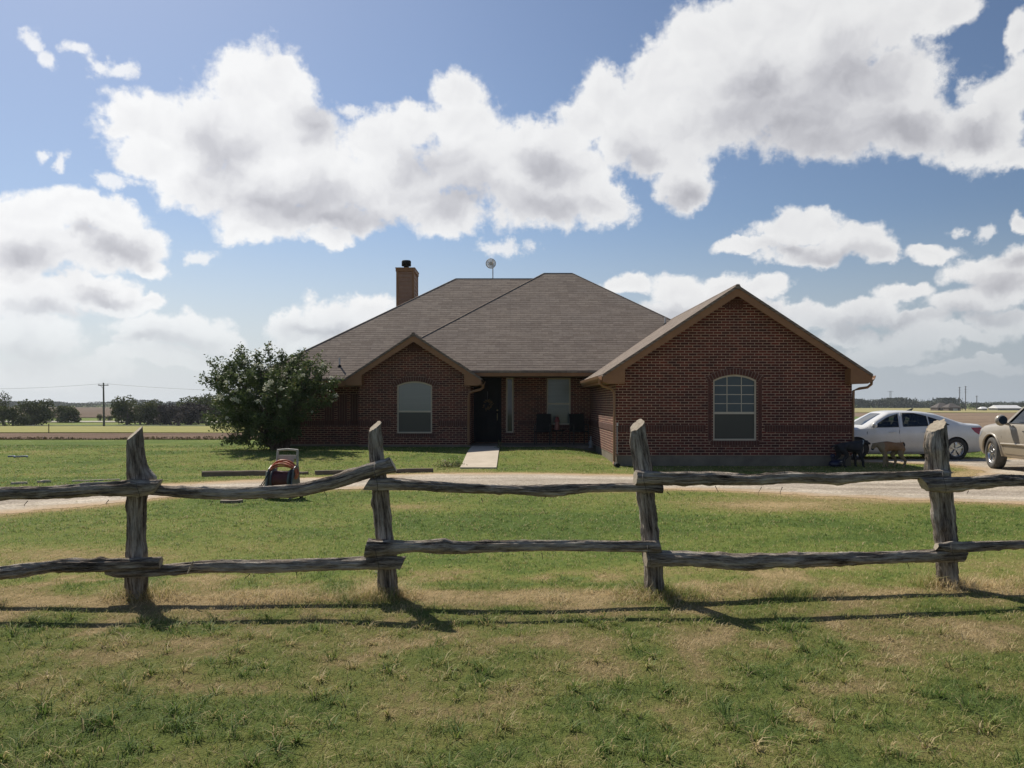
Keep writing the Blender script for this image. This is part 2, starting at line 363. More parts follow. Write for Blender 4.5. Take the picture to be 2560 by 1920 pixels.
MT['till'] = field_mat('tilled soil', (.085,.055,.04), (.14,.095,.066), (.23,.16,.11), (.08,.3,1), bd=.12, fine=2.2)
MT['stubble'] = field_mat('yellow green stubble', (.21,.20,.07), (.26,.25,.085), (.33,.30,.13), (.02,.12,1), fine=.7)
MT['plough'] = field_mat('ploughed soil', (.12,.085,.06), (.20,.145,.10), (.29,.22,.15), (.03,.10,1), bd=.25, fine=.55)
MT['farbrown'] = field_mat('far bare soil', (.095,.068,.045), (.12,.085,.056), (.145,.105,.07), (.004,.02,1), fine=.05)
MT['dryfield'] = field_mat('dry grass field', (.22,.21,.08), (.30,.27,.12), (.38,.33,.17), (.01,.05,1), fine=.3)
MT['greenfield'] = field_mat('green crop strip', (.09,.13,.035), (.12,.17,.05), (.16,.19,.07), (.02,.1,1), fine=.6)
MT['asphalt'] = field_mat('worn asphalt', (.15,.15,.15), (.19,.19,.185), (.23,.225,.22), (.02,.3,1), fine=1)
MT['chalk'] = field_mat('pale caliche', (.13,.12,.08), (.36,.34,.29), (.60,.58,.53), (.12,.6,1), fine=.8)
sheet('tilled_strip', -75, -9.2, 41, 63, .05, MT['till'], 120, 20, 1.6)
sheet('stubble_field', -130, -10, 66, 140, .06, MT['stubble'], 60, 30, 3)
sheet('road', -260, 20, 156, 166, .10, MT['asphalt'], 60, 6)
sheet('pale_track', -260, -22, 200, 214, .12, MT['chalk'], 80, 6, 3)
sheet('bare_field', -900, -40, 262, 900, .15, MT['farbrown'], 40, 20)
sheet('ploughed_field', 8, 400, 78, 395, .08, MT['plough'], 80, 60, 6)
sheet('green_crop', 85, 113, 225, 335, .2, MT['greenfield'], 40, 20, 6)
sheet('dry_field', 60, 1200, 400, 760, .2, MT['dryfield'], 40, 20, 8)

# ================= grass =================
def grass():
    P0 = []; 
    def region(y0, y1, dens, w, hh, frac=.6):
        ymax = y1; area = (y1-y0)*(1.3*(y0+y1)/2+3); n = int(area*dens)
        y = y0+(y1-y0)*RNG.random(n); x = (RNG.random(n)*2-1)*(.65*y1+3)
        k = np.abs(x) < .65*y+3; x = x[k]; y = y[k]
        nc = int(len(x)*frac/9); cx = x[:nc]; cy = y[:nc]
        j = RNG.integers(0, nc, int(len(x)*frac)); off = RNG.normal(0, .014+.0012*y1, (len(j), 2))
        x = np.concatenate([x[int(len(x)*frac):], cx[j]+off[:, 0]]); y = np.concatenate([y[int(len(y)*frac):], cy[j]+off[:, 1]])
        P0.append((x, y, np.full(len(x), w), np.full(len(x), hh)))
    region(2.6, 5.0, 4200, .0034, .040); region(5.0, 7.6, 3200, .0040, .036); region(7.6, 10.5, 1500, .0050, .035)
    region(10.5, 15, 850, .0075, .036); region(15, 20, 420, .0105, .038); region(20, 28, 260, .014, .042)
    # longer weeds along the fence line and round the posts
    n = 30000; x = (RNG.random(n)*2-1)*7; y = fence_y(x)+RNG.normal(-.06, .16, n); k = fbm(x, y, 1.6, 61, 3) > .50
    P0.append((x[k], y[k], np.full(k.sum(), .0035), np.full(k.sum(), .095)))
    for px, d in ((345, 6.93), (970, 7.0), (1640, 7.0), (2372, 7.35)):
        n = 900; a = RNG.random(n)*6.283; r = .06+.25*RNG.random(n)**1.3
        P0.append(((px-1280)/F*d+np.cos(a)*r, d+np.sin(a)*r*.8, np.full(n, .0038), np.full(n, .17)))
    # broad leaved tufts in the foreground
    for _ in range(850):
        cx = random.uniform(-4, 4); cy = random.uniform(3.0, 6.3)
        if green(cx, cy) < .45 and random.random() < .7: continue
        n = random.randint(10, 26); a = RNG.random(n)*6.283; r = RNG.random(n)*.035
        P0.append((cx+np.cos(a)*r, cy+np.sin(a)*r, np.full(n, random.uniform(.004, .0075)), np.full(n, random.uniform(.05, .085))))
    x = np.concatenate([p[0] for p in P0]); y = np.concatenate([p[1] for p in P0]); w = np.concatenate([p[2] for p in P0]); h = np.concatenate([p[3] for p in P0])
    g = green(x, y)
    e = gravel_edge(x, y); keep = (e > .0) | (RNG.random(len(x)) < .02)
    keep &= ~((x > -1.30) & (x < -.35) & (y > 20.4)) & ~((y > 21.25) & (x > 2.6) & (x < 8.7)) & ~((y > 26.7) & (x > -8) & (x < 9))
    keep &= RNG.random(len(x)) < .62+.42*g
    x, y, w, h, g = [q[keep] for q in (x, y, w, h, g)]; n = len(x)
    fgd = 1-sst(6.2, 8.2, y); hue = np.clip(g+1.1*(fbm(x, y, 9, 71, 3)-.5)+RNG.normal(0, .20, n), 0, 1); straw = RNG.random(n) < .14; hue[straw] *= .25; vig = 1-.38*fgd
    h = h*(.45+.65*RNG.random(n))*(.75+.45*g)*(.8+.5*fbm(x, y, 1.7, 81, 2)); z = gz(x, y)-.004
    a = RNG.random(n)*6.283; lean = h*(.4+1.5*RNG.random(n)); dx, dy = np.cos(a)*lean, np.sin(a)*lean
    b = a+1.57+RNG.normal(0, .5, n); wx, wy = np.cos(b)*w*.5, np.sin(b)*w*.5
    co = np.empty((n, 5, 3), np.float32)
    co[:, 0] = np.stack([x-wx, y-wy, z], -1); co[:, 1] = np.stack([x+wx, y+wy, z], -1)
    mx, my, mz = x+dx*.38, y+dy*.38, z+h*.62
    co[:, 2] = np.stack([mx+wx*.8, my+wy*.8, mz], -1); co[:, 3] = np.stack([mx-wx*.8, my-wy*.8, mz], -1)
    co[:, 4] = np.stack([x+dx, y+dy, z+h*(.95-.35*RNG.random(n))], -1)
    base = (np.arange(n)*5)[:, None]; loops = (base+np.array([0, 1, 2, 3, 3, 2, 4])[None, :]).ravel()
    sizes = np.tile([4, 3], n)
    me = big_mesh('grass', co.reshape(-1, 3), sizes, loops, [MT['blade']], {'hue': np.repeat(hue, 5), 'fg_dim': np.repeat(1-.14*fgd, 5)})
    o = link('grass', me); struct(o, 'stuff', 'short mown lawn grass, green with straw coloured patches'); return n
grass()

# ================= logs of the rail fence =================
def log_mat():
    m, nt, bs = nodes('weathered cedar'); at = N(nt, 'ShaderNodeAttribute'); at.attribute_name = 'bark'
    mp = N(nt, 'ShaderNodeMapping'); mp.inputs['Scale'].default_value = (1, 1, .09); L(nt, at.outputs['Vector'], mp.inputs[0])
    n1 = noise_n(nt, mp.outputs[0], 46, 6, .8)
    mp2 = N(nt, 'ShaderNodeMapping'); mp2.inputs['Scale'].default_value = (1, 1, .25); L(nt, at.outputs['Vector'], mp2.inputs[0])
    n2 = noise_n(nt, mp2.outputs[0], 9, 5, .65)
    v = mth(nt, 'ADD', mth(nt, 'MULTIPLY', n1, .6), mth(nt, 'MULTIPLY', n2, .4))
    r = ramp(nt, v, [(.39, (.035,.027,.022)), (.45, (.17,.14,.115)), (.51, (.36,.31,.26)), (.59, (.64,.58,.50))])
    L(nt, r.outputs[0], bs.inputs['Base Color']); bs.inputs['Roughness'].default_value = .95; bs.inputs['Specular IOR Level'].default_value = .15
    bump(nt, bs, n1, 1.0, .035); return m
MT['log'] = log_mat(); MT['cut'] = pm('sawn log end', (.42,.36,.27), (.28,.23,.17), 30, .9, .5, 90)
MT['strip'] = pm('peeling bark', (.12,.09,.065), (.07,.05,.04), 30, .95)
def log(name, pts, rad, parent, label=None, seed=0, tilt0=0, tilt1=0, knots=(), rough=1.0, tf=0):
    """Gnarled pole through pts with radii rad; knots: (t, angle, size)."""
    pts = [Vector(p) for p in pts]; seg = [0]
    for i in range(1, len(pts)): seg.append(seg[-1]+(pts[i]-pts[i-1]).length)
    Ln = seg[-1]; n = max(8, int(Ln/.018)); K = 52; vs = []; bark = []
    rk = random.Random(int(seed*13)); knots = list(knots)+[(rk.uniform(.08, .92), rk.uniform(0, 6.28), rk.uniform(.12, .28)) for _ in range(5)]; kw = [1]*len(knots)
    def at(s):
        for i in range(1, len(seg)):
            if s <= seg[i] or i == len(seg)-1:
                t = (s-seg[i-1])/(seg[i]-seg[i-1])
                p0 = pts[max(i-2, 0)]; p1 = pts[i-1]; p2 = pts[i]; p3 = pts[min(i+1, len(pts)-1)]
                q = .5*((2*p1)+(p2-p0)*t+(2*p0-5*p1+4*p2-p3)*t*t+(3*p1-p0-3*p2+p3)*t**3)
                u = t*t*(3-2*t); return q, rad[i-1]*(1-u)+rad[i]*u
    d0 = (pts[-1]-pts[0]).normalized(); side = d0.cross(Vector((0, 1, 0))).normalized(); oth = d0.cross(side).normalized()
    for i in range(n+1):
        s = Ln*i/n; c, r = at(s)
        c = c+(side*(noise.noise(Vector((s*1.7, seed*3.1, 0))))+oth*(noise.noise(Vector((s*1.7, seed*3.1, 9)))))*r*.16
        for j in range(K):
            a = 2*math.pi*j/K; ca, sa = math.cos(a), math.sin(a)
            k = .93+.13*noise.noise(Vector((ca*1.1, sa*1.1, s*3.2+seed)))+rough*.11*noise.noise(Vector((ca*3.2, sa*3.2, s*1.1+seed*2)))
            k += rough*.20*abs(noise.noise(Vector((ca*6, sa*6, s*1.3+seed))))-rough*.08+rough*.13*abs(noise.noise(Vector((ca*15, sa*15, s*2.6+seed*5))))-rough*.04+.09*noise.noise(Vector((ca*3, sa*3, s*13+seed)))+.06*noise.noise(Vector((ca*5, sa*5, s*30+seed)))
            for (kt, ka, ks) in knots:
                dd = ((s/Ln-kt)*Ln/(min(max(ks, .3), .42)*r*2.4))**2+((math.atan2(math.sin(a-ka), math.cos(a-ka)))/.7)**2
                k += ks*math.exp(-dd)
            off = 0
            e0 = ca*tilt0-sa*tf; e1 = ca*tilt1-sa*tf
            if i < 6: off = r*k*e0*(1-i/6) if not tf else 0
            if n-i < 6: off = r*k*e1*(1-(n-i)/6)
            rr = r*k
            vs.append(c+side*(ca*rr)+oth*(sa*rr)+d0*off); bark.append((ca*r, sa*r, s+seed))
    m = MB(); m.v = [tuple(v) for v in vs]
    for i in range(n):
        for j in range(K): m.f.append([i*K+j, i*K+(j+1) % K, (i+1)*K+(j+1) % K, (i+1)*K+j]); m.m.append(0); m.sm.append(True)
    nb = len(vs)
    for base, sgn in ((0, -1), (n*K, 1)):
        ctr = sum((vs[base+j] for j in range(K)), Vector())/K+d0*0
        m.v.append(tuple(ctr)); bark.append((0, 0, 0)); ci = len(m.v)-1
        for j in range(K): m.f.append([ci, base+j, base+(j+1) % K] if sgn > 0 else [ci, base+(j+1) % K, base+j]); m.m.append(1); m.sm.append(False)
    o = m.build(name, [MT['log'], MT['cut']], parent)
    a = o.data.attributes.new('bark', 'FLOAT_VECTOR', 'POINT'); a.data.foreach_set('vector', np.array(bark, np.float32).ravel())
    if label: o['label'] = label
    return o
S = 2560/2212
fence = thing('rail_fence', 'rustic grey cedar rail fence with four leaning log posts across the lawn', 'fence', (.3, 7.0, 0))
def dp(x): return float(np.interp(x, [298, 838, 1410, 2045], [6.93, 7.0, 7.0, 7.35], ))
def dline(x):
    if x < 298: return 6.93+(x-298)*.00012
    if x > 2045: return 7.35+(x-2045)*.0005
    return dp(x)
def fp(x, y, dd=0): return P(x*S, y*S, dline(x)+dd)
def fpost(pts, seed, label, tilt, knots=(), D=None, tf=.5):
    ps = []; rs = []
    for x, y, r in pts: ps.append(P(x*S, y*S, D)); rs.append(r*S/F*D)
    b = ps[0].copy(); b.z = gzs(b.x, b.y)-.12; ps = [b]+ps[1:]
    log('post', ps, rs, fence, label, seed, 0, -tilt, knots, 1.3, tf)
fpost([(299,1290,24),(296,1200,21),(294,1100,21),(297,1020,21),(291,960,20),(290,936,19)], 1, 'split cedar post with a burl on its side and a pointed top', .75, ((.74, math.pi, .95),(.58, 0, .12)), 6.93)
fpost([(838,1287,22),(832,1200,21),(825,1110,20),(817,1020,18),(812,960,16),(811,920,15)], 2, 'slim cedar post where the bent rail rests', .6, ((.3, math.pi, .15),), 7.0)
fpost([(1417,1285,21),(1408,1200,20),(1399,1110,20),(1390,1030,21),(1381,960,20),(1377,918,18)], 3, 'cedar post leaning left with a pale sawn top', .55, ((.6, 0, .1),), 7.0)
fpost([(2055,1264,22),(2046,1200,23),(2036,1110,24),(2026,1020,24),(2021,960,24),(2021,920,23)], 4, 'thick cedar post with a wide sawn top beside the white car', .5, ((.75, 0, .25),(.5, math.pi, .15)), 7.35, .28)
fpost([(2302,1258,21),(2296,1110,20),(2292,920,19)], 5, 'far right cedar post beyond the thick one', .4, (), 7.50, .4)
fpost([(-128,1290,22),(-132,1100,21),(-136,925,18)], 6, 'far left cedar post beyond the one with the burl', .5, (), 6.88, .4)
rails = [
 ([(-160,1069,16),(0,1066,15),(120,1063,15),(200,1058,16),(262,1056,18),(320,1053,16),(343,1049,13)], -.16, 'upper rail at the left edge of the fence', 0, .5, ((.75,1.6,.2),)),
 ([(312,1058,11),(400,1064,13),(480,1066,14),(560,1064,14),(640,1059,15),(720,1042,16),(790,1020,17),(850,1004,17)], -.13, 'long upper rail that bends upward onto the slim post', 0, -.4, ((.3,-1.57,.15),)),
 ([(792,1046,13),(850,1046,14),(930,1050,12),(1050,1056,11),(1180,1059,13),(1280,1054,10),(1360,1053,10),(1432,1056,9)], -.12, 'thin sagging upper rail between the slim post and the leaning post', .6, 0, ((.6,-1.57,.12),)),
 ([(1372,1033,18),(1440,1034,16),(1540,1033,15),(1620,1036,13),(1700,1032,13),(1800,1034,14),(1880,1030,11),(1960,1028,10),(2046,1025,11)], -.13, 'long upper rail in front of the brick gable and the dogs', .1, .2, ((.35,1.57,.12),)),
 ([(1994,1046,17),(2040,1046,17),(2110,1041,15),(2170,1039,14),(2230,1040,12),(2330,1042,12)], -.16, 'upper rail at the right edge of the fence', -.6, 0, ((.5,1.57,.1),)),
 ([(-160,1252,16),(0,1236,16),(100,1226,14),(145,1222,16),(250,1219,14),(348,1216,13)], -.16, 'lower rail at the left edge of the fence', 0, .2, ((.7,1.57,.2),)),
 ([(228,1236,6),(270,1237,11),(360,1231,13),(450,1225,14),(560,1224,15),(640,1222,14),(760,1217,15),(820,1215,16),(871,1216,14)], -.12, 'lower rail with a pale wood splinter on it', 0, .5, ()),
 ([(791,1184,22),(830,1184,18),(900,1180,13),(950,1180,17),(1010,1181,14),(1120,1180,13),(1250,1178,12),(1350,1181,13),(1426,1181,14)], -.16, 'lower rail with a pale sawn knot between the slim post and the leaning post', .2, -.2, ((.25,1.2,.25),)),
 ([(1394,1206,18),(1470,1205,17),(1540,1209,17),(1610,1213,19),(1700,1211,17),(1800,1208,15),(1950,1202,14),(2040,1200,16),(2082,1199,15)], -.12, 'lower rail with a cracked middle beside the leaning post', 0, .2, ((.35,-1.57,.15),)),
 ([(2022,1180,8),(2060,1181,12),(2120,1179,11),(2200,1176,10),(2330,1174,10)], -.16, 'thin lower rail at the right edge of the fence', .4, 0, ()),
]
for i, (pts, dd, lab, t0, t1, kn) in enumerate(rails):
    log('rail', [fp(x, y, dd) for x, y, r in pts], [r*S/F*dline(x) for x, y, r in pts], fence, lab, 20+i*3.7, t0, t1, kn)
# wire ties, peeling strips, splinter
def wire(pts, r=.0022):
    m = MB(); m.tube(pts, r, 5); m.build('wire_tie', MT['iron'], fence)
for (x, y0, y1) in ((812,1000,1062),(815,1178,1238),(1392,1020,1068),(1402,1172,1222),(2040,1014,1066),(298,1040,1078),(2058,1172,1216)):
    d = dline(x); pts = []
    for k in range(17):
        a = 2*math.pi*k/16; ym = (y0+y1)/2+(y1-y0)/2*math.sin(a); c = P((x+4*math.sin(a*2))*S, ym*S, d-.1+.17*-math.cos(a)); pts.append(c)
    wire(pts)
strips = [(700,1060,14),(60,1082,10),(235,1080,9),(540,1240,12),(1545,1050,14),(1645,1052,16),(1690,1052,14),(1440,1062,8),(640,1236,10),(1170,1194,12),(1690,1228,9),(1960,1216,12),(1040,1076,8),(460,1082,9),(1180,1072,10),(2420/1.157,1060,6)]
for x, y, ln in strips:
    m = MB()
    p = fp(x, y, -.14); l = ln*S/F*7; dx = random.uniform(-1, 1)
    pts = [p, p+Vector((dx*l*.4, -.01, -l*.35)), p+Vector((dx*l*.9, -.015, -l*.75)), p+Vector((dx*l*.8, -.015, -l*1.2))]
    m.tube(pts, [.004, .003, .0025, .001], 4); m.build('bark_strip', MT['strip'], fence)
m = MB(); a = fp(418, 1211, -.2); b = fp(404, 1241, -.2); m.tube([a, (a+b)/2+Vector((.004, 0, 0)), b], [.004, .011, .003], 5)
m.build('wood_splinter', MT['cut'], fence)
# ================= the brick house =================
house = thing('brick_house', 'single storey red brick house with brown shingle hip roof and two front gables', 'house', (.3, 28, 0))
SL = .66
def build_wall(outer, holes, plane, at, thick, mat, name='wall', label=None):
    """polygon wall with holes; plane 'y' faces -Y at y=at, 'x' faces -X at x=at"""
    bm = bmesh.new(); ed = []
    def vv(p): return bm.verts.new((p[0], at, p[1]) if plane == 'y' else (at, p[0], p[1]))
    for lp in [outer]+holes:
        vs = [vv(p) for p in lp]
        for i in range(len(vs)): ed.append(bm.edges.new((vs[i], vs[(i+1) % len(vs)])))
    bmesh.ops.triangle_fill(bm, use_beauty=True, use_dissolve=False, edges=ed)
    r = bmesh.ops.extrude_face_region(bm, geom=list(bm.faces))
    vs = [e for e in r['geom'] if isinstance(e, bmesh.types.BMVert)]
    bmesh.ops.translate(bm, verts=vs, vec=(0, thick, 0) if plane == 'y' else (thick, 0, 0))
    bmesh.ops.recalc_face_normals(bm, faces=bm.faces)
    me = bpy.data.meshes.new(name); bm.to_mesh(me); bm.free(); me.materials.append(mat)
    o = link(name, me, house)
    if label: o['label'] = label
    return o
def arch(x0, x1, z0, zs, zt, n=12):          # rectangle with a segmental arched head
    w = (x1-x0)/2; h = zt-zs; R = (w*w+h*h)/(2*h); cx = (x0+x1)/2; cz = zt-R; a0 = math.asin(w/R)
    return [(x0, z0), (x1, z0)]+[(cx+R*math.sin(a0-2*a0*i/n), cz+R*math.cos(a0-2*a0*i/n)) for i in range(n+1)]
def rect(x0, x1, z0, z1): return [(x0, z0), (x1, z0), (x1, z1), (x0, z1)]
def off_poly(p, d):                           # inset a polygon about each edge (convex)
    n = len(p); out = []
    for i in range(n):
        a = Vector(p[i-1]); b = Vector(p[i]); c = Vector(p[(i+1) % n])
        e1 = (b-a).normalized(); e2 = (c-b).normalized(); n1 = Vector((-e1.y, e1.x)); n2 = Vector((-e2.y, e2.x))
        k = (n1+n2); k = k/max(.2, k.dot(n1)); out.append(tuple(b+k*d))
    return out
def ring(m, o, i, y0, y1, mi=0):
    n = len(o); vs = [(p[0], y0, p[1]) for p in o]+[(p[0], y0, p[1]) for p in i]+[(p[0], y1, p[1]) for p in o]+[(p[0], y1, p[1]) for p in i]
    fs = []
    for k in range(n):
        j = (k+1) % n; fs += [(k, j, n+j, n+k), (2*n+k, 3*n+k, 3*n+j, 2*n+j), (n+k, n+j, 3*n+j, 3*n+k), (k, 2*n+k, 2*n+j, j)]
    m.add(vs, fs, mi)
def window(poly, y, z_mid, upper, lower, label, grid=None, arched=True):
    x0 = min(p[0] for p in poly); x1 = max(p[0] for p in poly); z0 = min(p[1] for p in poly); z1 = max(p[1] for p in poly)
    m = MB(); ring(m, poly, off_poly(poly, .042), y+.035, y+.115); w = m.build('window', MT['vinyl'], house)
    if label: w['label'] = label
    m = MB(); m.box((x0+.04, y+.045, z_mid-.028), (x1-.04, y+.10, z_mid+.028)); m.build('frame', MT['vinyl'], w)
    inn = off_poly(poly, .03)
    up = [p for p in inn if p[1] > z_mid]; up = [(x0+.03, z_mid), (x1-.03, z_mid)]+up
    m = MB(); m.prism(up, y+.075, y+.082); m.build('pane', upper, w)
    m = MB(); m.prism([(x0+.03, z0+.03), (x1-.03, z0+.03), (x1-.03, z_mid), (x0+.03, z_mid)], y+.066, y+.072); m.build('pane', lower, w)
    if grid:
        m = MB(); wd = x1-x0
        for k in (1, 2): m.box((x0+wd*k/3-.009, y+.062, z_mid+.02), (x0+wd*k/3+.009, y+.074, z1-.05))
        for z in grid: m.box((x0+.03, y+.064, z-.009), (x1-.03, y+.076, z+.009))
        m.build('muntin', MT['vinyl'], w)
    return w
def brick_arch(poly, y, ring_h, nb):
    """voussoirs over an arched opening, plus the flanking upright bricks"""
    top = poly[2:]; m = MB(); x0, x1 = poly[0][0], poly[1][0]; w = (x1-x0)/2; cx = (x0+x1)/2; zt = max(p[1] for p in poly); zs = top[0][1]
    h = zt-zs; R = (w*w+h*h)/(2*h); cz = zt-R; a0 = math.asin(w/R)*1.22
    mm = MB()
    k = 24
    o = [(cx+(R+ring_h)*math.sin(-a0+2*a0*i/k), cz+(R+ring_h)*math.cos(-a0+2*a0*i/k)) for i in range(k+1)]
    i_ = [(cx+(R+.004)*math.sin(a0-2*a0*i/k), cz+(R+.004)*math.cos(a0-2*a0*i/k)) for i in range(k+1)]
    mm.prism(o+i_, y-.004, y+.02, mi=0)
    for j in range(nb):
        b0 = -a0+2*a0*(j+.09)/nb; b1 = -a0+2*a0*(j+.91)/nb
        q = [(cx+r*math.sin(b), cz+r*math.cos(b)) for r, b in ((R+.006, b0), (R+.006, b1), (R+ring_h-.006, b1), (R+ring_h-.006, b0))]
        mm.prism(q, y-.014, y+.01, mi=1)
    mm.build('brick_arch', [MT['mortar'], MT['archbrick']], house)
def rowlock(x0, x1, z0, z1, y, name='brick_band', pitch=.0685, proud=.014, axis='y'):
    mm = MB()
    if axis == 'y': mm.box((x0, y-.004, z0), (x1, y+.02, z1))
    else: mm.box((y-.004, x0, z0), (y+.02, x1, z1))
    n = max(1, int(round((x1-x0)/pitch))); st = (x1-x0)/n
    for j in range(n):
        a, b = x0+st*j+.004, x0+st*(j+1)-.004
        if axis == 'y': mm.box((a, y-proud, z0+.006), (b, y+.01, z1-.006), 1)
        else: mm.box((y-proud, a, z0+.006), (y+.01, b, z1-.006), 1)
    return mm.build(name, [MT['mortar'], MT['archbrick']], house)
def gable_poly(x0, x1, z0, ze, xc, za): return [(x0, z0), (x1, z0), (x1, ze), (xc, za), (x0, ze)]
# right front gable
YR, XR0, XR1, XRC = 21.4, 2.65, 8.66, 5.65
ZB = .265; APR = 4.56; LIPR = 3.38
def zr(x): return APR-SL*abs(x-XRC)
wr = arch(5.125, 6.23, .65, 2.186, 2.326)
build_wall([(XR0, ZB), (XR1, ZB), (XR1, zr(XR1)-.13), (XRC, APR-.13), (XR0, zr(XR0)-.13)], [wr], 'y', YR, .2, MT['brick'], label='red brick front wall of the large right gable')
window(wr, YR, 1.35, MT['glassup'], MT['screen'], 'arched window with divided upper panes in the large gable', (2.05, 1.82, 1.59))
brick_arch(wr, YR, .165, 19)
rowlock(XR0+.0, 4.93, 1.04-.175, 1.045, YR); rowlock(6.43, XR1, 1.04-.175, 1.045, YR); rowlock(5.06, 6.30, .525, .645, YR, 'window_sill')
for xa, xb in ((4.99, 5.09), (6.265, 6.365)):  # upright stack beside the window
    rowlock(xa, xb, .65, 2.17, YR, 'brick_band', .1, .010)
mm = MB()                                     # small soldier cluster under the peak
for k in range(-3, 4): mm.box((XRC+k*.068-.028, YR-.012, 4.02), (XRC+k*.068+.028, YR+.01, min(4.24, zr(XRC+k*.068)-.2)))
mm.build('brick_peak', MT['archbrick'], house)
# side wall of the wing towards the porch, other outer walls
YP = 28.5
build_wall([(YR+.2, ZB), (YP, ZB), (YP, 2.46), (YR+.2, 2.46)], [], 'x', XR0, .2, MT['brick'], label='sunlit brick side wall beside the porch')
build_wall([(YR+.2, ZB), (36.5, ZB), (36.5, 2.46), (YR+.2, 2.46)], [], 'x', XR1-.2, .2, MT['brick'])
rowlock(YR+.2, YP-.01, .865, 1.045, XR0, axis='x')
# left front gable
YL, XL0, XL1, XLC, APL, LIPL = 26.9, -4.92, -1.33, -3.11, 3.81, 2.145
def zl(x): return APL-SL*abs(x-XLC)
wlp = arch(-3.68, -2.56, .64, 2.17, 2.30)
build_wall([(XL0, ZB), (XL1, ZB), (XL1, zl(XL1)-.13), (XLC, APL-.13), (XL0, zl(XL0)-.13)], [wlp], 'y', YL, .2, MT['brick'], label='red brick front wall of the small left gable')
window(wlp, YL, 1.335, MT['blind'], MT['screen'], 'arched window with pale closed blinds in the small gable')
brick_arch(wlp, YL, .165, 19)
rowlock(XL0, -3.88, .865, 1.04, YL); rowlock(-2.36, XL1, .865, 1.04, YL); rowlock(-3.75, -2.49, .52, .636, YL, 'window_sill')
mm = MB()
for k in range(-3, 4): mm.box((XLC+k*.068-.028, YL-.012, 3.28), (XLC+k*.068+.028, YL+.01, min(3.5, zl(XLC+k*.068)-.2)))
mm.build('brick_peak', MT['archbrick'], house)
build_wall([(YL+.2, ZB), (YP, ZB), (YP, 2.46), (YL+.2, 2.46)], [], 'x', XL1-.2, .2, MT['brick'])
build_wall([(YL+.2, ZB), (27.3, ZB), (27.3, 2.4), (YL+.2, 2.4)], [], 'x', XL0, .2, MT['brick'])
# left wing and back
build_wall([(-7.95, ZB), (XL0, ZB), (XL0, 2.36), (-7.95, 2.36)], [], 'y', 27.3, .2, MT['brick'], label='shaded brick wall behind the flowering shrub')
rowlock(-7.95, XL0-.01, 2.2, 2.355, 27.3); rowlock(-7.95, XL0-.01, .865, 1.04, 27.3)
for k in range(3): rowlock(-6.1+k*.42, -5.78+k*.42, .9+.0, 1.9, 27.3, 'brick_band', .085, .006)
build_wall([(27.5, ZB), (38.5, ZB), (38.5, 2.36), (27.5, 2.36)], [], 'x', -7.95, .2, MT['brick'])
build_wall([(-7.95, ZB), (XR1, ZB), (XR1, 2.36), (-7.95, 2.36)], [], 'y', 38.5, .2, MT['brick'])
build_wall([(36.7, ZB), (38.5, ZB), (38.5, 2.4), (36.7, 2.4)], [], 'x', XR1-.2, .2, MT['brick'])
# porch wall with door, sidelight and window
dr = rect(-1.30, -.36, .26, 2.46); sl_ = rect(-.20, .05, .60, 2.46); pw = rect(1.18, 1.99, .87, 2.45)
build_wall([(XL1, ZB-.01), (XR0, ZB-.01), (XR0, 2.6), (XL1, 2.6)], [[(-1.30, .27), (-.36, .27), (-.36, 2.47), (-1.30, 2.47)], sl_, pw], 'y', YP, .2, MT['brick'], label='brick wall at the back of the porch')
window(pw, YP, 1.58, MT['blind'], MT['blind'], 'pale curtained window behind the porch chairs')
w = MB(); ring(w, sl_, off_poly(sl_, .045), YP+.01, YP+.11); sw = w.build('window', MT['vinyl'], house); sw['label'] = 'tall narrow sidelight window beside the front door'
w = MB(); w.prism(off_poly(sl_, .035), YP+.06, YP+.066); w.build('pane', MT['glassdk'], sw)
rowlock(-.27, .12, .5, .594, YP, 'window_sill'); rowlock(1.1, 2.07, .75, .865, YP, 'window_sill'); rowlock(.2, 1.1, .865, 1.03, YP); rowlock(2.07, 2.64, .865, 1.03, YP)
m = MB(); m.box((-1.30, YP+.06, .27), (-1.24, YP+.16, 2.47)); m.box((-.42, YP+.06, .27), (-.36, YP+.16, 2.47)); m.box((-1.24, YP+.06, 2.41), (-.42, YP+.16, 2.47)); m.build('door_frame', MT['door'], house)
m = MB(); m.box((-1.24, YP+.10, .28), (-.42, YP+.15, 2.41))
for x0, x1, z0, z1 in ((-1.14,-.88,.42,1.1),(-.78,-.52,.42,1.1),(-1.14,-.88,1.25,2.2),(-.78,-.52,1.25,2.2)):
    m.box((x0, YP+.085, z0), (x1, YP+.11, z1))
dd = m.build('door', MT['door'], house, bevel=.006); dd['label'] = 'dark front door in the porch shade'
m = MB(); m.tube([(-.50, YP+.08, 1.02), (-.50, YP+.04, 1.04), (-.50, YP+.03, 1.14), (-.50, YP+.04, 1.24), (-.50, YP+.08, 1.26)], .012, 8); m.lathe([(.03, 0), (.03, -.02), (.012, -.035)], (-.50, YP+.085, 1.36), 'y', 12); m.build('handle', MT['brass'], dd)
# foundation and porch floor
m = MB(); e = .012
m.box((XR0+e, YR+e, -.2), (XR1-e, 38.6, ZB-.001)); m.box((XL0+e, YL+e, -.1), (XL1-e, 38.6, ZB-.002)); m.box((-7.95+e, 27.3+e, -.1), (XL0-e+.05, 38.65, ZB-.003))
m.box((XL1-.03, 28.4, -.1), (XR0+.05, 38.55, ZB-.012)); m.build('foundation', MT['slab'], house)
m = MB(); m.box((XL1-.02, 26.75, -.1), (XR0+.005, 28.49, .245)); m.build('porch_floor', MT['slab'], house)
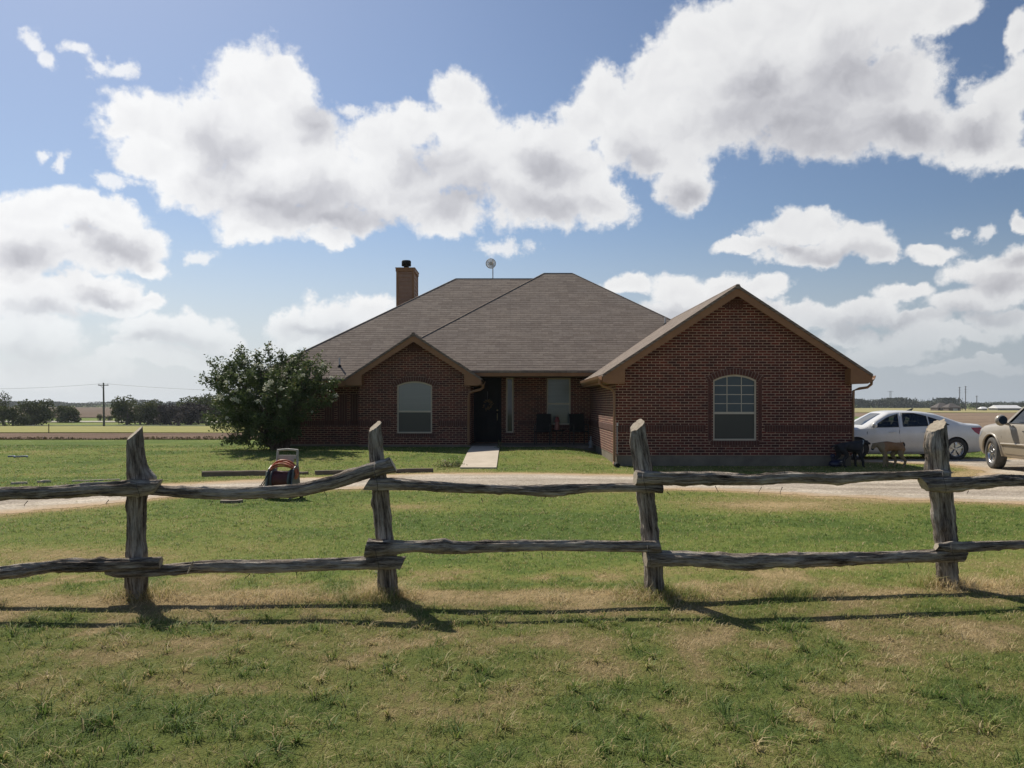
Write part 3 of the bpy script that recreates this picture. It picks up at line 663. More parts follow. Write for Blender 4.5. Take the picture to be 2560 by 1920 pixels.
# ---- roofs ----
T = .07
def ridge_gable(xc, ap, half, y0, y1, name, label):
    m = MB()
    for s in (-1, 1):
        e_ = (xc+s*half, ap-SL*half)
        m.slab([(xc, y0, ap), (xc, y1, ap), (e_[0], y1, e_[1]), (e_[0], y0, e_[1])] if s < 0 else [(xc, y0, ap), (e_[0], y0, e_[1]), (e_[0], y1, e_[1]), (xc, y1, ap)], T)
    m.tube([(xc, y0-.01, ap-.045), (xc, y1, ap-.045)], .07, 6, sm=False)
    o = m.build(name, MT['shingle'], house); o['label'] = label
    return o
ridge_gable(XRC, APR, LIPR, 21.0, 36.6, 'roof', 'brown shingled roof of the large right gable')
ridge_gable(XLC, APL, LIPL, 26.45, 30.2, 'roof', 'brown shingled roof of the small left gable')
# main hip roof (A) and the raised front hip over the porch (B)
m = MB(); ZA = 2.38; RA = 6.46; YA = 32.78
m.slab([(-8.4, 26.6, ZA), (-5.2, 26.6, ZA), (-4.2, 27.6, ZA+.66), (7.2, 27.6, ZA+.66), (1.2, YA, RA), (-2.19, YA, RA)], T)
m.slab([(-8.4, 38.96, ZA), (-8.4, 26.6, ZA), (-2.19, YA, RA)], T)
m.slab([(9.0, 38.96, ZA), (-8.4, 38.96, ZA), (-2.19, YA, RA), (1.2, YA, RA)], T)
for a, b in (((-2.19, YA, RA), (-8.4, 26.6, ZA)), ((-2.19, YA, RA), (1.2, YA, RA)), ((-2.19, YA, RA), (-8.4, 38.96, ZA))):
    m.tube([(a[0], a[1], a[2]-.032), (b[0], b[1], b[2]-.032)], .05, 6, sm=False)
ra = m.build('roof', MT['shingle'], house); ra['label'] = 'main brown shingled hip roof'
m = MB(); ZBE = 2.64; RB = 6.70; YB = 32.96
fl, fr, rl, rr_ = (-4.9, 26.8, ZBE), (8.52, 26.8, ZBE), (1.26, YB, RB), (2.36, YB, RB); bl, br = (-4.9, 39.1, ZBE), (8.52, 39.1, ZBE)
f2 = (-4.45, 27.25, ZBE+SL*.45); m.slab([f2, (-1.74, 27.25, ZBE+SL*.45), (-1.31, 26.8, ZBE), fr, rr_, rl], T); m.slab([bl, (-4.9, 27.25, ZBE), f2, rl], T); m.slab([fr, br, rr_], T); m.slab([br, bl, rl, rr_], T)
for a, b in ((rl, f2), (rr_, fr), (rl, rr_)): m.tube([(a[0], a[1], a[2]-.032), (b[0], b[1], b[2]-.032)], .05, 6, sm=False)
rb = m.build('roof', MT['shingle'], house); rb['label'] = 'raised shingled hip roof over the porch'
# ---- fascia, soffits, rakes and cornice returns ----
def rake(xc, ap, half, yf, yw, wx0, wx1):
    m = MB(); so = MB()
    for s in (-1, 1):
        def pt(d, dz): return (xc+s*d, ap-SL*d-dz)
        m.prism([pt(0, T+.004), pt(half-.01, T+.004), pt(half-.01, T+.15), pt(half-.2, T+.17), pt(0, T+.20)], yf+.03, yf+.075)
        so.prism([pt(0, T+.006), pt(half-.03, T+.006), pt(half-.03, T+.05), pt(0, T+.05)], yf+.078, yw-.003)
    m.build('fascia', MT['trim'], house); so.build('soffit', MT['soffit'], house)
    for s, wx in ((-1, wx0), (1, wx1)):         # boxed returns at the eaves
        ze = ap-SL*half-T; d1 = abs(wx-xc)-.18; m = MB()
        m.prism([(xc+s*(half-.02), ze-.01), (xc+s*(half-.02), ze-.12), (xc+s*(half-.12), ze-.17), (xc+s*d1, ze-.17), (xc+s*d1, ap-SL*d1-T-.15)], yf+.02, yw-.004)
        m.build('cornice_return', MT['trim'], house)
rake(XRC, APR, LIPR, 21.0, YR, XR0, XR1); rake(XLC, APL, LIPL, 26.45, YL, XL0, XL1)
for a, b in (((2.27, 21.42, 2.10), (2.31, 26.7, 2.27)), ((8.98, 21.42, 2.10), (9.02, 36.5, 2.27)), ((-8.38, 26.62, 2.13), (XL0-.35, 26.66, 2.31)), ((-8.38, 26.66, 2.13), (-8.34, 38.9, 2.31)), ((-1.02, 26.9, 2.15), (-.97, 28.2, 2.3))):
    m = MB(); m.box(a, b); m.build('fascia', MT['trim'], house)
m = MB(); m.box((-1.25, 26.82, 2.46), (2.60, 26.87, 2.568)); m.build('fascia', MT['trim'], house)['label'] = 'brown fascia board over the porch'
m = MB(); m.box((-1.6, 26.87, 2.463), (2.649, 28.49, 2.50)); m.build('porch_ceiling', MT['soffit'], house)
for a, b in (((2.315, 21.42, 2.11), (2.647, 28.3, 2.14)), ((8.663, 21.42, 2.11), (8.975, 36.5, 2.14)), ((-8.33, 26.665, 2.14), (XL0-.02, 27.297, 2.17)), ((-1.325, 26.92, 2.15), (-1.03, 28.4, 2.18))):
    m = MB(); m.box(a, b); m.build('soffit', MT['soffit'], house)
# gutters and downspouts
def spout(pts, w=.035): 
    m = MB(); m.tube(pts, w, 6, sm=False); return m.build('downspout', MT['gutter'], house)
def gutter(a, b, s):
    m = MB(); (x0, y0), (x1, y1) = a, b
    m.prism([(x0, 2.29), (x0, 2.17), (x0+s*.06, 2.16), (x0+s*.10, 2.22), (x0+s*.12, 2.29), (x0+s*.11, 2.295), (x0+s*.09, 2.225), (x0+s*.05, 2.18), (x0+s*.012, 2.19), (x0+s*.012, 2.29)], y0, y1); m.build('gutter', MT['gutter'], house)
gutter((2.266, 21.1), (2.266, 26.6), -1); gutter((9.024, 21.1), (9.024, 36.4), 1); gutter((-.966, 26.55), (-.966, 26.85), 1)
spout([(2.21, 21.22, 2.2), (2.22, 21.22, 2.1), (2.3, 21.25, 2.03), (2.5, 21.3, 1.97), (2.585, 21.34, 1.9), (2.60, 21.35, 1.7), (2.60, 21.35, .12), (2.58, 21.28, .07), (2.58, 21.12, .05)])
spout([(-.91, 26.7, 2.2), (-.92, 26.72, 2.1), (-1.0, 26.75, 2.04), (-1.2, 26.8, 1.99), (-1.36, 26.84, 1.93), (-1.39, 26.85, 1.8), (-1.39, 26.85, .36), (-1.39, 26.78, .3)], .045)
spout([(9.08, 21.2, 2.2), (9.07, 21.2, 2.08), (8.98, 21.22, 2.0), (8.8, 21.3, 1.97), (8.72, 21.45, 1.92), (8.715, 21.5, .3)])
spout([(-7.99, 27.25, 2.1), (-7.99, 27.24, .35)])
m = MB(); m.tube([(2.60, 21.05, .08), (2.62, 20.85, .05)], [.055, .065], 10); m.build('drain_elbow', MT['black'], house)
m = MB(); m.box((2.665, 21.34, 1.02), (2.70, 21.40, 1.10)); m.build('wall_box', MT['pvc'], house)
m = MB(); m.tube([(2.675, 21.375, 1.0), (2.675, 21.375, .3)], .012, 6); m.build('conduit', MT['pvc'], house)
# chimney with lap siding
m = MB(); x0, x1, y0, y1 = -4.62, -3.90, 33.5, 34.95; zt = 7.0
m.box((x0+.04, y0+.04, 4.2), (x1-.04, y1-.04, zt-.05), 0)
z = 4.3
while z < zt-.2:
    for (ax, a0, a1, at, sg) in (('y', x0+.09, x1-.09, y0, -1), ('x', y0+.09, y1-.09, x1, 1), ('x', y0+.09, y1-.09, x0, -1)):
        zt2 = min(z+.165, zt-.16)
        if ax == 'y': m.prism([(at+.04, z), (at+.005, z), (at+.03, zt2), (at+.04, zt2)], a0, a1, 'x')
        elif sg > 0: m.prism([(at-.04, z), (at-.005, z), (at-.03, zt2), (at-.04, zt2)], a0, a1, 'y')
        else: m.prism([(at+.04, z), (at+.005, z), (at+.03, zt2), (at+.04, zt2)], a0, a1, 'y')
    z += .155
ch = m.build('chimney', MT['siding'], house)
m = MB()
for cx in (x0, x1-.09):
    for cy in (y0, y1-.09): m.box((cx, cy, 4.2), (cx+.09, cy+.09, zt-.1))
m.box((x0-.02, y0-.02, zt-.14), (x1+.02, y1+.02, zt-.02)); m.box((x0-.035, y0-.035, zt-.02), (x1+.035, y1+.035, zt+.012)); m.build('chimney_trim', MT['trim'], ch)
m = MB(); cx, cy = -4.27, 33.95; m.lathe([(.10, zt), (.10, zt+.13)], (cx, cy, 0), n=16); m.lathe([(.10, zt+.12), (.19, zt+.14), (.19, zt+.32), (.17, zt+.36), (.0, zt+.37)], (cx, cy, 0), n=18); m.build('chimney_cap', MT['black'], ch)
# dish antenna, vents
m = MB(); m.tube([(-.78, 34.2, 5.3), (-.78, 34.2, 7.43)], .022, 8); ant = m.build('dish_antenna', MT['steel'], house); ant['label'] = 'small round wire dish on a pole at the roof ridge'
m = MB(); c = Vector((-.86, 34.08, 7.27)); R = .195
for k in range(16): 
    a = math.pi*k/16; dv = Vector((math.cos(a), -.1, math.sin(a)))*R; m.tube([c-dv, c-dv*.5+Vector((0, .04, 0)), c+Vector((0, .055, 0)), c+dv*.5+Vector((0, .04, 0)), c+dv], .006, 4)
for q in (.12,.25,.37,.5,.62,.75,.87,1): m.tube([c+Vector((math.cos(a)*R*q, .055*(1-q*q), math.sin(a)*R*q)) for a in [2*math.pi*j/24 for j in range(25)]], .007 if q < 1 else .016, 5)
m.tube([c, (-.78, 34.2, 7.3)], .012, 5); m.build('dish', MT['pvc'], ant)
m = MB(); m.tube([P(849, 921, 27.25)+Vector((0, 0, -.05)), P(849, 894, 27.25)], .03, 10); vp = m.build('vent_pipe', MT['pvc'], house)
m = MB(); b = P(849, 919, 27.25); m.lathe([(.09, -.03), (.075, .03), (.035, .09)], b, n=14); m.tube([b+Vector((.06, -.05, 0)), b+Vector((.22, -.12, -.1))], .012, 5); m.build('vent_boot', MT['black'], vp)
m = MB(); m.tube([P(1663, 812, 29.2)+Vector((0, 0, -.1)), P(1663, 793, 29.2)], .035, 10); vp = m.build('vent_pipe', MT['pvc'], house)
m = MB(); b = P(1664, 811, 29.15); m.lathe([(.11, -.05), (.09, .02), (.04, .05)], b, n=14); m.build('vent_boot', MT['black'], vp)
# concrete path
X = np.linspace(-1.27, -.38, 4); Y = np.linspace(20.5, 26.76, 14); m = MB()
for i in range(len(Y)-1):
    for j in range(len(X)-1):
        m.add([(X[a], Y[b], gzs(0, Y[b])+.035) for a, b in ((j, i), (j+1, i), (j+1, i+1), (j, i+1))], [(0, 1, 2, 3)])
m.add([(-1.27, 20.5, -.05), (-.38, 20.5, -.05), (-.38, 20.5, .036), (-1.27, 20.5, .036)], [(0, 1, 2, 3)])
for x in (-1.27, -.38):
    for i in range(len(Y)-1): m.add([(x, Y[i], -.05), (x, Y[i+1], -.05), (x, Y[i+1], gzs(0, Y[i+1])+.035), (x, Y[i], gzs(0, Y[i])+.035)], [(0, 1, 2, 3)])
struct(m.build('path', MT['concrete']))
# ================= vehicles =================
def paint(name, c, c2=None, metal=.0, rough=.35, coat=.5, dust=None):
    m, nt, bs = nodes(name); tc = N(nt, 'ShaderNodeTexCoord').outputs['Object']; n = noise_n(nt, tc, 2.2, 5, .7)
    col = ramp(nt, n, [(.35, c), (.7, c2 or c)]).outputs[0]
    if dust:
        s = N(nt, 'ShaderNodeSeparateXYZ'); L(nt, tc, s.inputs[0])
        f = mth(nt, 'MULTIPLY', mth(nt, 'SUBTRACT', mth(nt, 'ADD', .62, mth(nt, 'MULTIPLY', n, .5)), s.outputs[2]), 1.1, clamp=True)
        col = mixc(nt, f, col, dust)
    if hasattr(col, 'links'): L(nt, col, bs.inputs['Base Color'])
    bs.inputs['Metallic'].default_value = metal; bs.inputs['Roughness'].default_value = rough; bs.inputs['Coat Weight'].default_value = coat; bs.inputs['Coat Roughness'].default_value = .12
    return m
MT['silver'] = paint('silver white paint', (.78,.785,.78), (.72,.725,.72), .0, .3, .8, (.46,.42,.36))
MT['beige'] = paint('dusty beige paint', (.37,.335,.28), (.31,.28,.235), .1, .42, .35, (.40,.33,.24))
MT['tyre'] = pm('dusty tyre', (.10,.095,.09), (.05,.05,.05), 6, .85); MT['tyreblack'] = pm('tyre rubber', (.03,.03,.03), (.045,.043,.04), 6, .8)
MT['alloy'] = pm('alloy rim', (.6,.6,.6), (.45,.45,.46), 5, .25, metal=.9); MT['redlens'] = paint('red lamp lens', (.32,.012,.018), None, 0, .15, 1)
MT['clear'] = paint('clear lamp lens', (.6,.6,.62), None, .3, .15, 1); MT['plast'] = pm('black plastic', (.018,.018,.02), (.03,.03,.03), 6, .5)
m_, nt_, bs_ = nodes('tinted car glass'); bs_.inputs['Base Color'].default_value = (.30,.36,.34,1); bs_.inputs['Roughness'].default_value = .03
bs_.inputs['Transmission Weight'].default_value = 1; bs_.inputs['IOR'].default_value = 1.05
gl = N(nt_, 'ShaderNodeBsdfGlossy'); gl.inputs['Roughness'].default_value = .04; fr = N(nt_, 'ShaderNodeFresnel'); fr.inputs[0].default_value = 1.5
tp = N(nt_, 'ShaderNodeBsdfTransparent'); tp.inputs[0].default_value = (.34,.40,.38,1); mx = N(nt_, 'ShaderNodeMixShader'); L(nt_, fr.outputs[0], mx.inputs[0]); L(nt_, tp.outputs[0], mx.inputs[1]); L(nt_, gl.outputs[0], mx.inputs[2])
L(nt_, mx.outputs[0], nt_.nodes['Material Output'].inputs[0]); MT['carglass'] = m_
MT['seatfab'] = pm('dark car seat', (.03,.03,.032), (.05,.05,.05), 10, .9)

def car_body(stations, hw, belt, sill, arches, arch_r, parent, mat, slope, windows, nm='body'):
    """stations: (x, ztop, width factor, zbottom). returns surface sampler"""
    xs_ = [s[0] for s in stations]
    def prof(x):
        zt = float(np.interp(x, xs_, [s[1] for s in stations])); wf = float(np.interp(x, xs_, [s[2] for s in stations])); zb = float(np.interp(x, xs_, [s[3] for s in stations]))
        b = min(belt(x), zt-.07)
        pts = [(0, zb), (.80*hw, zb), (.93*hw, zb+.03), (.975*hw, zb+.14), (hw, (zb+b)*.5+.02), (.995*hw, b-.20), (.965*hw, b-.03), (.94*hw, b)]
        top = .94*hw
        g = max(0, zt-.07-b)
        for k in (.33, .66, 1): pts.append((top-.015-slope*g*k, b+.02+(g-.02)*k if g > .02 else b+.015*k))
        yl = pts[-1][0]; pts += [(yl-.05, zt-.028), (yl-.16, zt-.008), (yl*.4, zt), (0, zt)]
        return [(y*wf, z) for y, z in pts]
    dense = np.arange(xs_[0], xs_[-1]+.001, .05); vs = []; fs = []; np_ = 15
    for x in dense:
        pr = prof(float(x)); row = [(x, y, z) for y, z in pr]+[(x, -y, z) for y, z in pr[-2:0:-1]]
        vs += row
    k = len(row)
    for i in range(len(dense)-1):
        for j in range(k): fs.append((i*k+j, i*k+(j+1) % k, (i+1)*k+(j+1) % k, (i+1)*k+j))
    m = MB(); m.add(vs, fs, 0, True); m.add([vs[j] for j in range(k)], [list(range(k))], 0); m.add([vs[(len(dense)-1)*k+j] for j in range(k)], [list(range(k))], 0)
    me_o = m.build('tmp', [mat, MT['plast']], None)
    bm = bmesh.new(); bm.from_mesh(me_o.data); bmesh.ops.remove_doubles(bm, verts=bm.verts, dist=.0005); bmesh.ops.recalc_face_normals(bm, faces=bm.faces); bm.to_mesh(me_o.data); bm.free()
    cutters = []
    def cut(mb):
        c = mb.build('cut', [MT['plast']], None); mod = me_o.modifiers.new('b', 'BOOLEAN'); mod.operation = 'DIFFERENCE'; mod.solver = 'EXACT'; mod.object = c
        try: mod.material_mode = 'TRANSFER'
        except Exception: pass
        cutters.append(c)
    for ax in arches:
        for s in (1, -1):
            c = MB(); c.lathe([(arch_r, s*(hw-.27)), (arch_r, s*(hw+.2))], (ax, 0, arch_r*.90), 'y', 36, sm=False); cut(c)
    inner = MB()                               # hollow cabin so the windows look through
    w0, w1 = windows['cabin']; vs = []; fs = []
    dn = np.linspace(w0, w1, 16)
    for x in dn:
        pr = prof(float(x)); b = belt(float(x)); zt = pr[-1][1]; yt = max(.2, pr[10][0]-.05); yb = .90*hw-.03
        zt_ = max(b-.02, zt-.06); vs += [(x, yb, b-.30), (x, yb, b), (x, yt, zt_), (x, -yt, zt_), (x, -yb, b), (x, -yb, b-.30)]
    for i in range(15):
        for j in range(6): fs.append((i*6+j, i*6+(j+1) % 6, (i+1)*6+(j+1) % 6, (i+1)*6+j))
    inner.add(vs, fs+[list(range(6)), list(range(95, 89, -1))]); cut(inner)
    for poly in windows['side']:
        c = MB(); c.prism(poly, -2, 2, 'y'); cut(c)
    dg = bpy.context.evaluated_depsgraph_get(); ev = me_o.evaluated_get(dg); me = bpy.data.meshes.new_from_object(ev); me.name = nm
    for c in cutters+[me_o]: bpy.data.objects.remove(c)
    try: me.set_sharp_from_angle(angle=.6)
    except Exception: pass
    o = bpy.data.objects.new(nm, me); COL.objects.link(o); o.parent = parent
    def ysurf(x, z):
        pr = prof(x)[1:]
        for a, b in zip(pr[:-1], pr[1:]):
            if a[1] <= z <= b[1]: return a[0]+(b[0]-a[0])*(z-a[1])/max(1e-6, b[1]-a[1])
        return pr[0][0]
    return o, ysurf
def patch(m, poly, ysurf, off, sides=(1, -1), t=.006, mi=0):
    """thin plate following the body side; poly in (x, z)"""
    for s in sides:
        bm = bmesh.new(); vs = [bm.verts.new((p[0], 0, p[1])) for p in poly]; bm.faces.new(vs); bmesh.ops.triangulate(bm, faces=bm.faces)
        bmesh.ops.subdivide_edges(bm, edges=bm.edges, cuts=4, use_grid_fill=True); bmesh.ops.triangulate(bm, faces=bm.faces)
        V = [v.co.copy() for v in bm.verts]; bm.verts.index_update(); Fc = [[v.index for v in f.verts] for f in bm.faces]; bm.free()
        m.add([(v.x, s*(ysurf(v.x, v.z)+off), v.z) for v in V], Fc, mi)
def wheel(parent, x, y, r, w, s, tyremat, spokes, steer=0):
    e = bpy.data.objects.new('wheel', None); COL.objects.link(e); e.parent = parent; e.location = (x, y, r); e.rotation_euler = (0, 0, steer)
    m = MB(); h = w/2
    m.lathe([(r*.66, -h*.9), (r*.80, -h), (r*.95, -h*.95), (r, -h*.75), (r, h*.75), (r*.95, h*.95), (r*.80, h), (r*.66, h*.9), (r*.64, h*.5), (r*.64, -h*.5)], (0, 0, 0), 'y', 40); m.build('tyre', tyremat, e, local=True)
    m = MB(); m.lathe([(r*.64, -h*.8), (r*.66, s*h*.86), (r*.61, s*h*.84), (r*.60, s*h*.3)], (0, 0, 0), 'y', 36)
    m.lathe([(r*.13, s*h*.2), (r*.13, s*h*.80), (r*.09, s*h*.84)], (0, 0, 0), 'y', 14)
    for k in range(spokes):
        a = 2*math.pi*k/spokes+.3; d = Vector((math.cos(a), 0, math.sin(a))); q = Vector((-d.z, 0, d.x)); vs = []
        for rr, ww, yy in ((r*.08, r*.07, .80), (r*.35, r*.055, .80), (r*.63, r*.10, .72)):
            for sg, dy in ((-1, 0), (1, 0), (1, -.25), (-1, -.25)):
                p = d*rr+q*ww*sg; vs.append((p.x, s*h*(yy+dy), p.z))
        m.add(vs, [(i*4+j, i*4+(j+1) % 4, i*4+4+(j+1) % 4, i*4+4+j) for i in range(2) for j in range(4)])
    m.build('rim', MT['alloy'], e, local=True)
    m = MB(); m.lathe([(r*.58, s*h*.28), (r*.1, s*h*.30)], (0, 0, 0), 'y', 24); m.build('brake_disc', MT['plast'], e, local=True)
# --- silver sedan ---
car = thing('parked_car', 'silver white four door sedan parked beyond the corner of the brick gable', 'car', (11.09, 24.6, -.02), math.pi)
st = [(-2.34,.80,.80,.34),(-2.30,.94,.88,.26),(-2.2,1.03,.93,.23),(-1.80,1.055,.985,.2),(-1.58,1.11,1,.19),(-1.25,1.24,1,.18),(-.95,1.34,1,.17),(-.6,1.39,1,.17),(-.25,1.41,1,.17),(.1,1.405,1,.17),(.35,1.375,1,.17),(.55,1.27,1,.17),(.78,1.14,1,.17),(.95,1.035,1,.17),(1.08,.965,1,.17),(1.3,.935,1,.17),(1.7,.88,.98,.18),(2.05,.80,.93,.2),(2.2,.70,.87,.22),(2.27,.58,.80,.27)]
blt = lambda x: float(np.interp(x, [-2.3,-1.5,.9,2.3], [1.00,1.0,.915,.78]))
fw = [(.86,.935),(.70,1.05),(.42,1.215),(.10,1.318),(.15,.95)]; rw = [(.02,.96),(-.03,1.335),(-.35,1.335),(-.69,1.25),(-.69,.98)]; qw = [(-.74,.985),(-.74,1.235),(-1.02,1.135),(-1.28,1.01)]
body, ys_ = car_body(st, .90, blt, .2, (-1.46, 1.36), .355, car, MT['silver'], .52, {'cabin': (-1.42, .95), 'side': [fw, rw, qw]})
for pl in (fw, rw, qw):
    for s in (1, -1):
        m = MB(); patch(m, pl, ys_, -.012, (s,)); m.build('side_window', MT['carglass'], car, local=True, norm=False)
for pl in (fw, rw, qw):
    for s in (1, -1):
        c = [(p[0], s*(ys_(p[0], p[1])+.002), p[1]) for p in pl+[pl[0]]]; m = MB(); m.tube(c, .011, 5, cap=False); m.build('window_trim', MT['plast'], car, local=True)
# windscreen and rear window lying on the sloping ends of the cabin
for (xa, xb, za, zb_) in ((1.03, .45, 1.0, 1.325), (-1.45, -.80, 1.165, 1.375)):
    m = MB(); vs = []; k = 8
    for i in range(k+1):
        t = i/k; x = xa+(xb-xa)*t; zt = float(np.interp(x, [s_[0] for s_ in st], [s_[1] for s_ in st])); hw_ = .57-.12*t
        for j in range(9): u = -1+2*j/8; vs.append((x, hw_*u, zt+.006-.018*abs(u)**3))
    m.add(vs, [(i*9+j, i*9+j+1, i*9+10+j, i*9+9+j) for i in range(k) for j in range(8)], 0, True); m.build('windscreen' if xa > 0 else 'rear_window', MT['glassdk'], car, local=True)
for s in (1, -1): m = MB(); m.tube([(.11, s*(ys_(.11,.95)+.012), .92), (.06, s*(ys_(.06,1.15)+.01), 1.14), (.02, s*(ys_(.02,1.33)+.008), 1.34)], .017, 6); m.build('door_pillar', MT['silver'], car, local=True)
for s in (1, -1):                              # panel gaps
    for line in ([(.13,.93),(.15,.8),(.13,.5),(.10,.24)], [(1.02,.93),(1.06,.8),(1.05,.5),(1.02,.24)], [(-.80,.98),(-.86,.8),(-.95,.65),(-1.02,.56)], [(1.02,.24),(.10,.235),(-.92,.24),(-1.03,.42)]):
        m = MB(); m.tube([(x, s*(ys_(x, z)-.001), z) for x, z in line], .010, 4); m.build('door_gap', MT['plast'], car, local=True)
for x in (.36, -.62):
    for s in (1, -1):
        m = MB(); m.tube([(x+.09, s*(ys_(x, .80)+.004), .80), (x+.07, s*(ys_(x, .80)+.03), .803), (x-.09, s*(ys_(x, .80)+.03), .807), (x-.11, s*(ys_(x, .80)+.004), .807)], .014, 6); m.build('door_handle', MT['silver'], car, local=True)
for s in (1, -1):
    m = MB(); m.lathe([(.01,-.07),(.06,-.06),(.085,0),(.07,.05),(.01,.06)], (.90, s*(.98), 1.0), 'x', 12); m.tube([(.86, s*.86, .95), (.89, s*.95, .97)], .025, 6); m.build('mirror', MT['silver'], car, local=True)
for s in (1, -1):
    m = MB(); patch(m, [(-1.88,.93),(-2.24,.94),(-2.29,.84),(-2.23,.74),(-2.14,.72),(-2.0,.80)], ys_, .006, (s,)); m.build('tail_light', MT['redlens'], car, local=True)
    m = MB(); patch(m, [(1.75,.70),(2.15,.64),(2.2,.56),(2.0,.58)], ys_, .006, (s,)); m.build('headlight', MT['clear'], car, local=True)
m = MB(); m.prism([(-.45,1.405),(-.60,1.40),(-.66,1.47),(-.63,1.47)], -.02, .02, 'y'); m.build('aerial', MT['plast'], car, local=True)
for x, y in ((.28,.36),(.28,-.36),(-.52,.36),(-.52,-.36)):
    m = MB()
    m.box((x-.28, y-.24, .45), (x+.2, y+.24, .62)); m.prism([(x-.30,.5),(x-.18,.5),(x-.26,1.08),(x-.36,1.08)], y-.22, y+.22, 'y'); m.prism([(x-.33,1.09),(x-.24,1.09),(x-.27,1.27),(x-.36,1.27)], y-.13, y+.13, 'y'); m.build('seat', MT['seatfab'], car, local=True, bevel=.02)
m = MB(); m.prism([(.15,1.0),(.15,1.01),(1.2,.93),(1.2,.92)], -.6, .6, 'y'); m.tube([(.62+.05*math.sin(a), .36+.17*math.cos(a), .93+.15*math.sin(a)) for a in [6.283*k/16 for k in range(17)]], .015, 5); m.build('dashboard', MT['seatfab'], car, local=True)
for x in (-1.46, 1.36):
    for s in (1, -1): wheel(car, x, s*.79, .32, .21, s, MT['tyreblack'], 5)
# --- beige sport utility vehicle ---
suv = thing('parked_suv', 'dusty beige sport utility vehicle on the gravel at the right edge', 'suv', (12.60, 19.05, 0), math.radians(87))
st = [(-2.42,.85,.84,.42),(-2.38,1.25,.92,.36),(-2.25,1.55,.97,.33),(-2.0,1.70,1,.32),(-1.0,1.76,1,.30),(-.1,1.755,1,.30),(.2,1.70,1,.30),(.55,1.48,1,.30),(.98,1.185,1,.30),(1.3,1.15,1,.30),(1.8,1.10,.985,.31),(2.1,1.05,.95,.33),(2.28,.96,.88,.36),(2.36,.80,.80,.40)]
blt2 = lambda x: float(np.interp(x, [-2.3,.9,2.3], [1.14,1.10,.95]))
fw = [(.78,1.125),(.42,1.42),(.15,1.60),(-.12,1.62),(-.12,1.13)]; rw = [(-.20,1.13),(-.20,1.62),(-1.05,1.62),(-1.12,1.14)]; qw = [(-1.2,1.15),(-1.15,1.60),(-1.8,1.56),(-2.0,1.17)]
body, ys_ = car_body(st, .96, blt2, .3, (-1.45, 1.47), .44, suv, MT['beige'], .30, {'cabin': (-2.1, .72), 'side': [fw, rw, qw]})
for pl in (fw, rw, qw):
    for s in (1, -1):
        m = MB(); patch(m, pl, ys_, -.012, (s,)); m.build('side_window', MT['glassdk'], suv, local=True, norm=False)
for pl in (fw, rw, qw):
    for s in (1, -1): m = MB(); m.tube([(p[0], s*(ys_(p[0], p[1])+.002), p[1]) for p in pl+[pl[0]]], .013, 5, cap=False); m.build('window_trim', MT['plast'], suv, local=True)
for s in (1, -1):
    for line in ([(.98,1.08),(.98,.8),(.90,.5),(.86,.40)], [(-.15,1.1),(-.15,.4)], [(.86,.40),(-.9,.40)]): m = MB(); m.tube([(x, s*(ys_(x, z)-.001), z) for x, z in line], .006, 4); m.build('door_gap', MT['plast'], suv, local=True)
for s in (1, -1):                             # arch lips and lower side moulding
    m = MB()
    for ax in (-1.45, 1.47):
        pts = []
        for k in range(19):
            a = math.radians(-8+196*k/18); x = ax+.455*math.cos(a); z = .40+.455*math.sin(a); pts.append((x, s*(max(.86, ys_(x, max(z, .36)))+.004), z))
        m.tube(pts, .028, 6)
    m.tube([(1.0, s*(ys_(1.0,.62)+.008), .63), (.4, s*(ys_(.4,.62)+.012), .64), (-.9, s*(ys_(-.9,.62)+.012), .64)], .028, 6); m.build('side_moulding', MT['beige'], suv, local=True)
for x in (0, -.98):
    for s in (1, -1):
        m = MB(); m.tube([(x+.02, s*(ys_(x,.93)+.004), .95), (x, s*(ys_(x,.93)+.035), .955), (x-.16, s*(ys_(x,.93)+.035), .96), (x-.18, s*(ys_(x,.93)+.004), .96)], .016, 6); m.build('door_handle', MT['plast'], suv, local=True)
for s in (1, -1):
    m = MB(); m.lathe([(.02,-.09),(.11,-.07),(.135,0),(.12,.05),(.04,.08)], (.66, s*1.13, 1.20), 'x', 14); m.tube([(.68, s*.93, 1.10), (.67, s*1.05, 1.13)], .035, 6); m.build('mirror', MT['beige'], suv, local=True)
    m = MB(); m.lathe([(.10,0),(.10,-.012)], (.565, s*1.13, 1.20), 'x', 14); m.build('mirror_glass', MT['glassdk'], suv, local=True)
    m = MB(); patch(m, [(1.95,.92),(2.22,.88),(2.28,.76),(2.05,.78)], ys_, .006, (s,)); m.build('headlight', MT['clear'], suv, local=True)
    m = MB(); patch(m, [(-2.1,1.2),(-2.25,1.2),(-2.30,.92),(-2.12,.95)], ys_, .006, (s,)); m.build('tail_light', MT['redlens'], suv, local=True)
m = MB(); vs = []
for i, (x, z) in enumerate(((-2.408, 1.14), (-2.375, 1.30), (-2.315, 1.45), (-2.235, 1.575))):
    for j in range(9): u = -1+j/4; vs.append((x-.012+.05*abs(u)**3, (.74-.05*i)*u, z))
m.add(vs, [(i*9+j, i*9+j+1, i*9+10+j, i*9+9+j) for i in range(3) for j in range(8)], 0, True); m.build('rear_window', MT['glassdk'], suv, local=True)
m = MB(); m.box((-2.47, -.78, .44), (-2.38, .78, .60)); m.build('rear_bumper', MT['plast'], suv, local=True, bevel=.02)
m = MB(); m.box((-2.445, -.16, .80), (-2.42, .16, .93)); m.build('number_plate', MT['pvc'], suv, local=True)
m = MB()
for k in range(7): m.box((2.33, -.42+k*.13, .62), (2.385, -.34+k*.13, .86))
m.build('grille', MT['plast'], suv, local=True)
for x in (-1.45, 1.47):
    for s in (1, -1): wheel(suv, x, s*.83, .385, .25, s, MT['tyre'], 5, -.12 if x > 0 else 0)

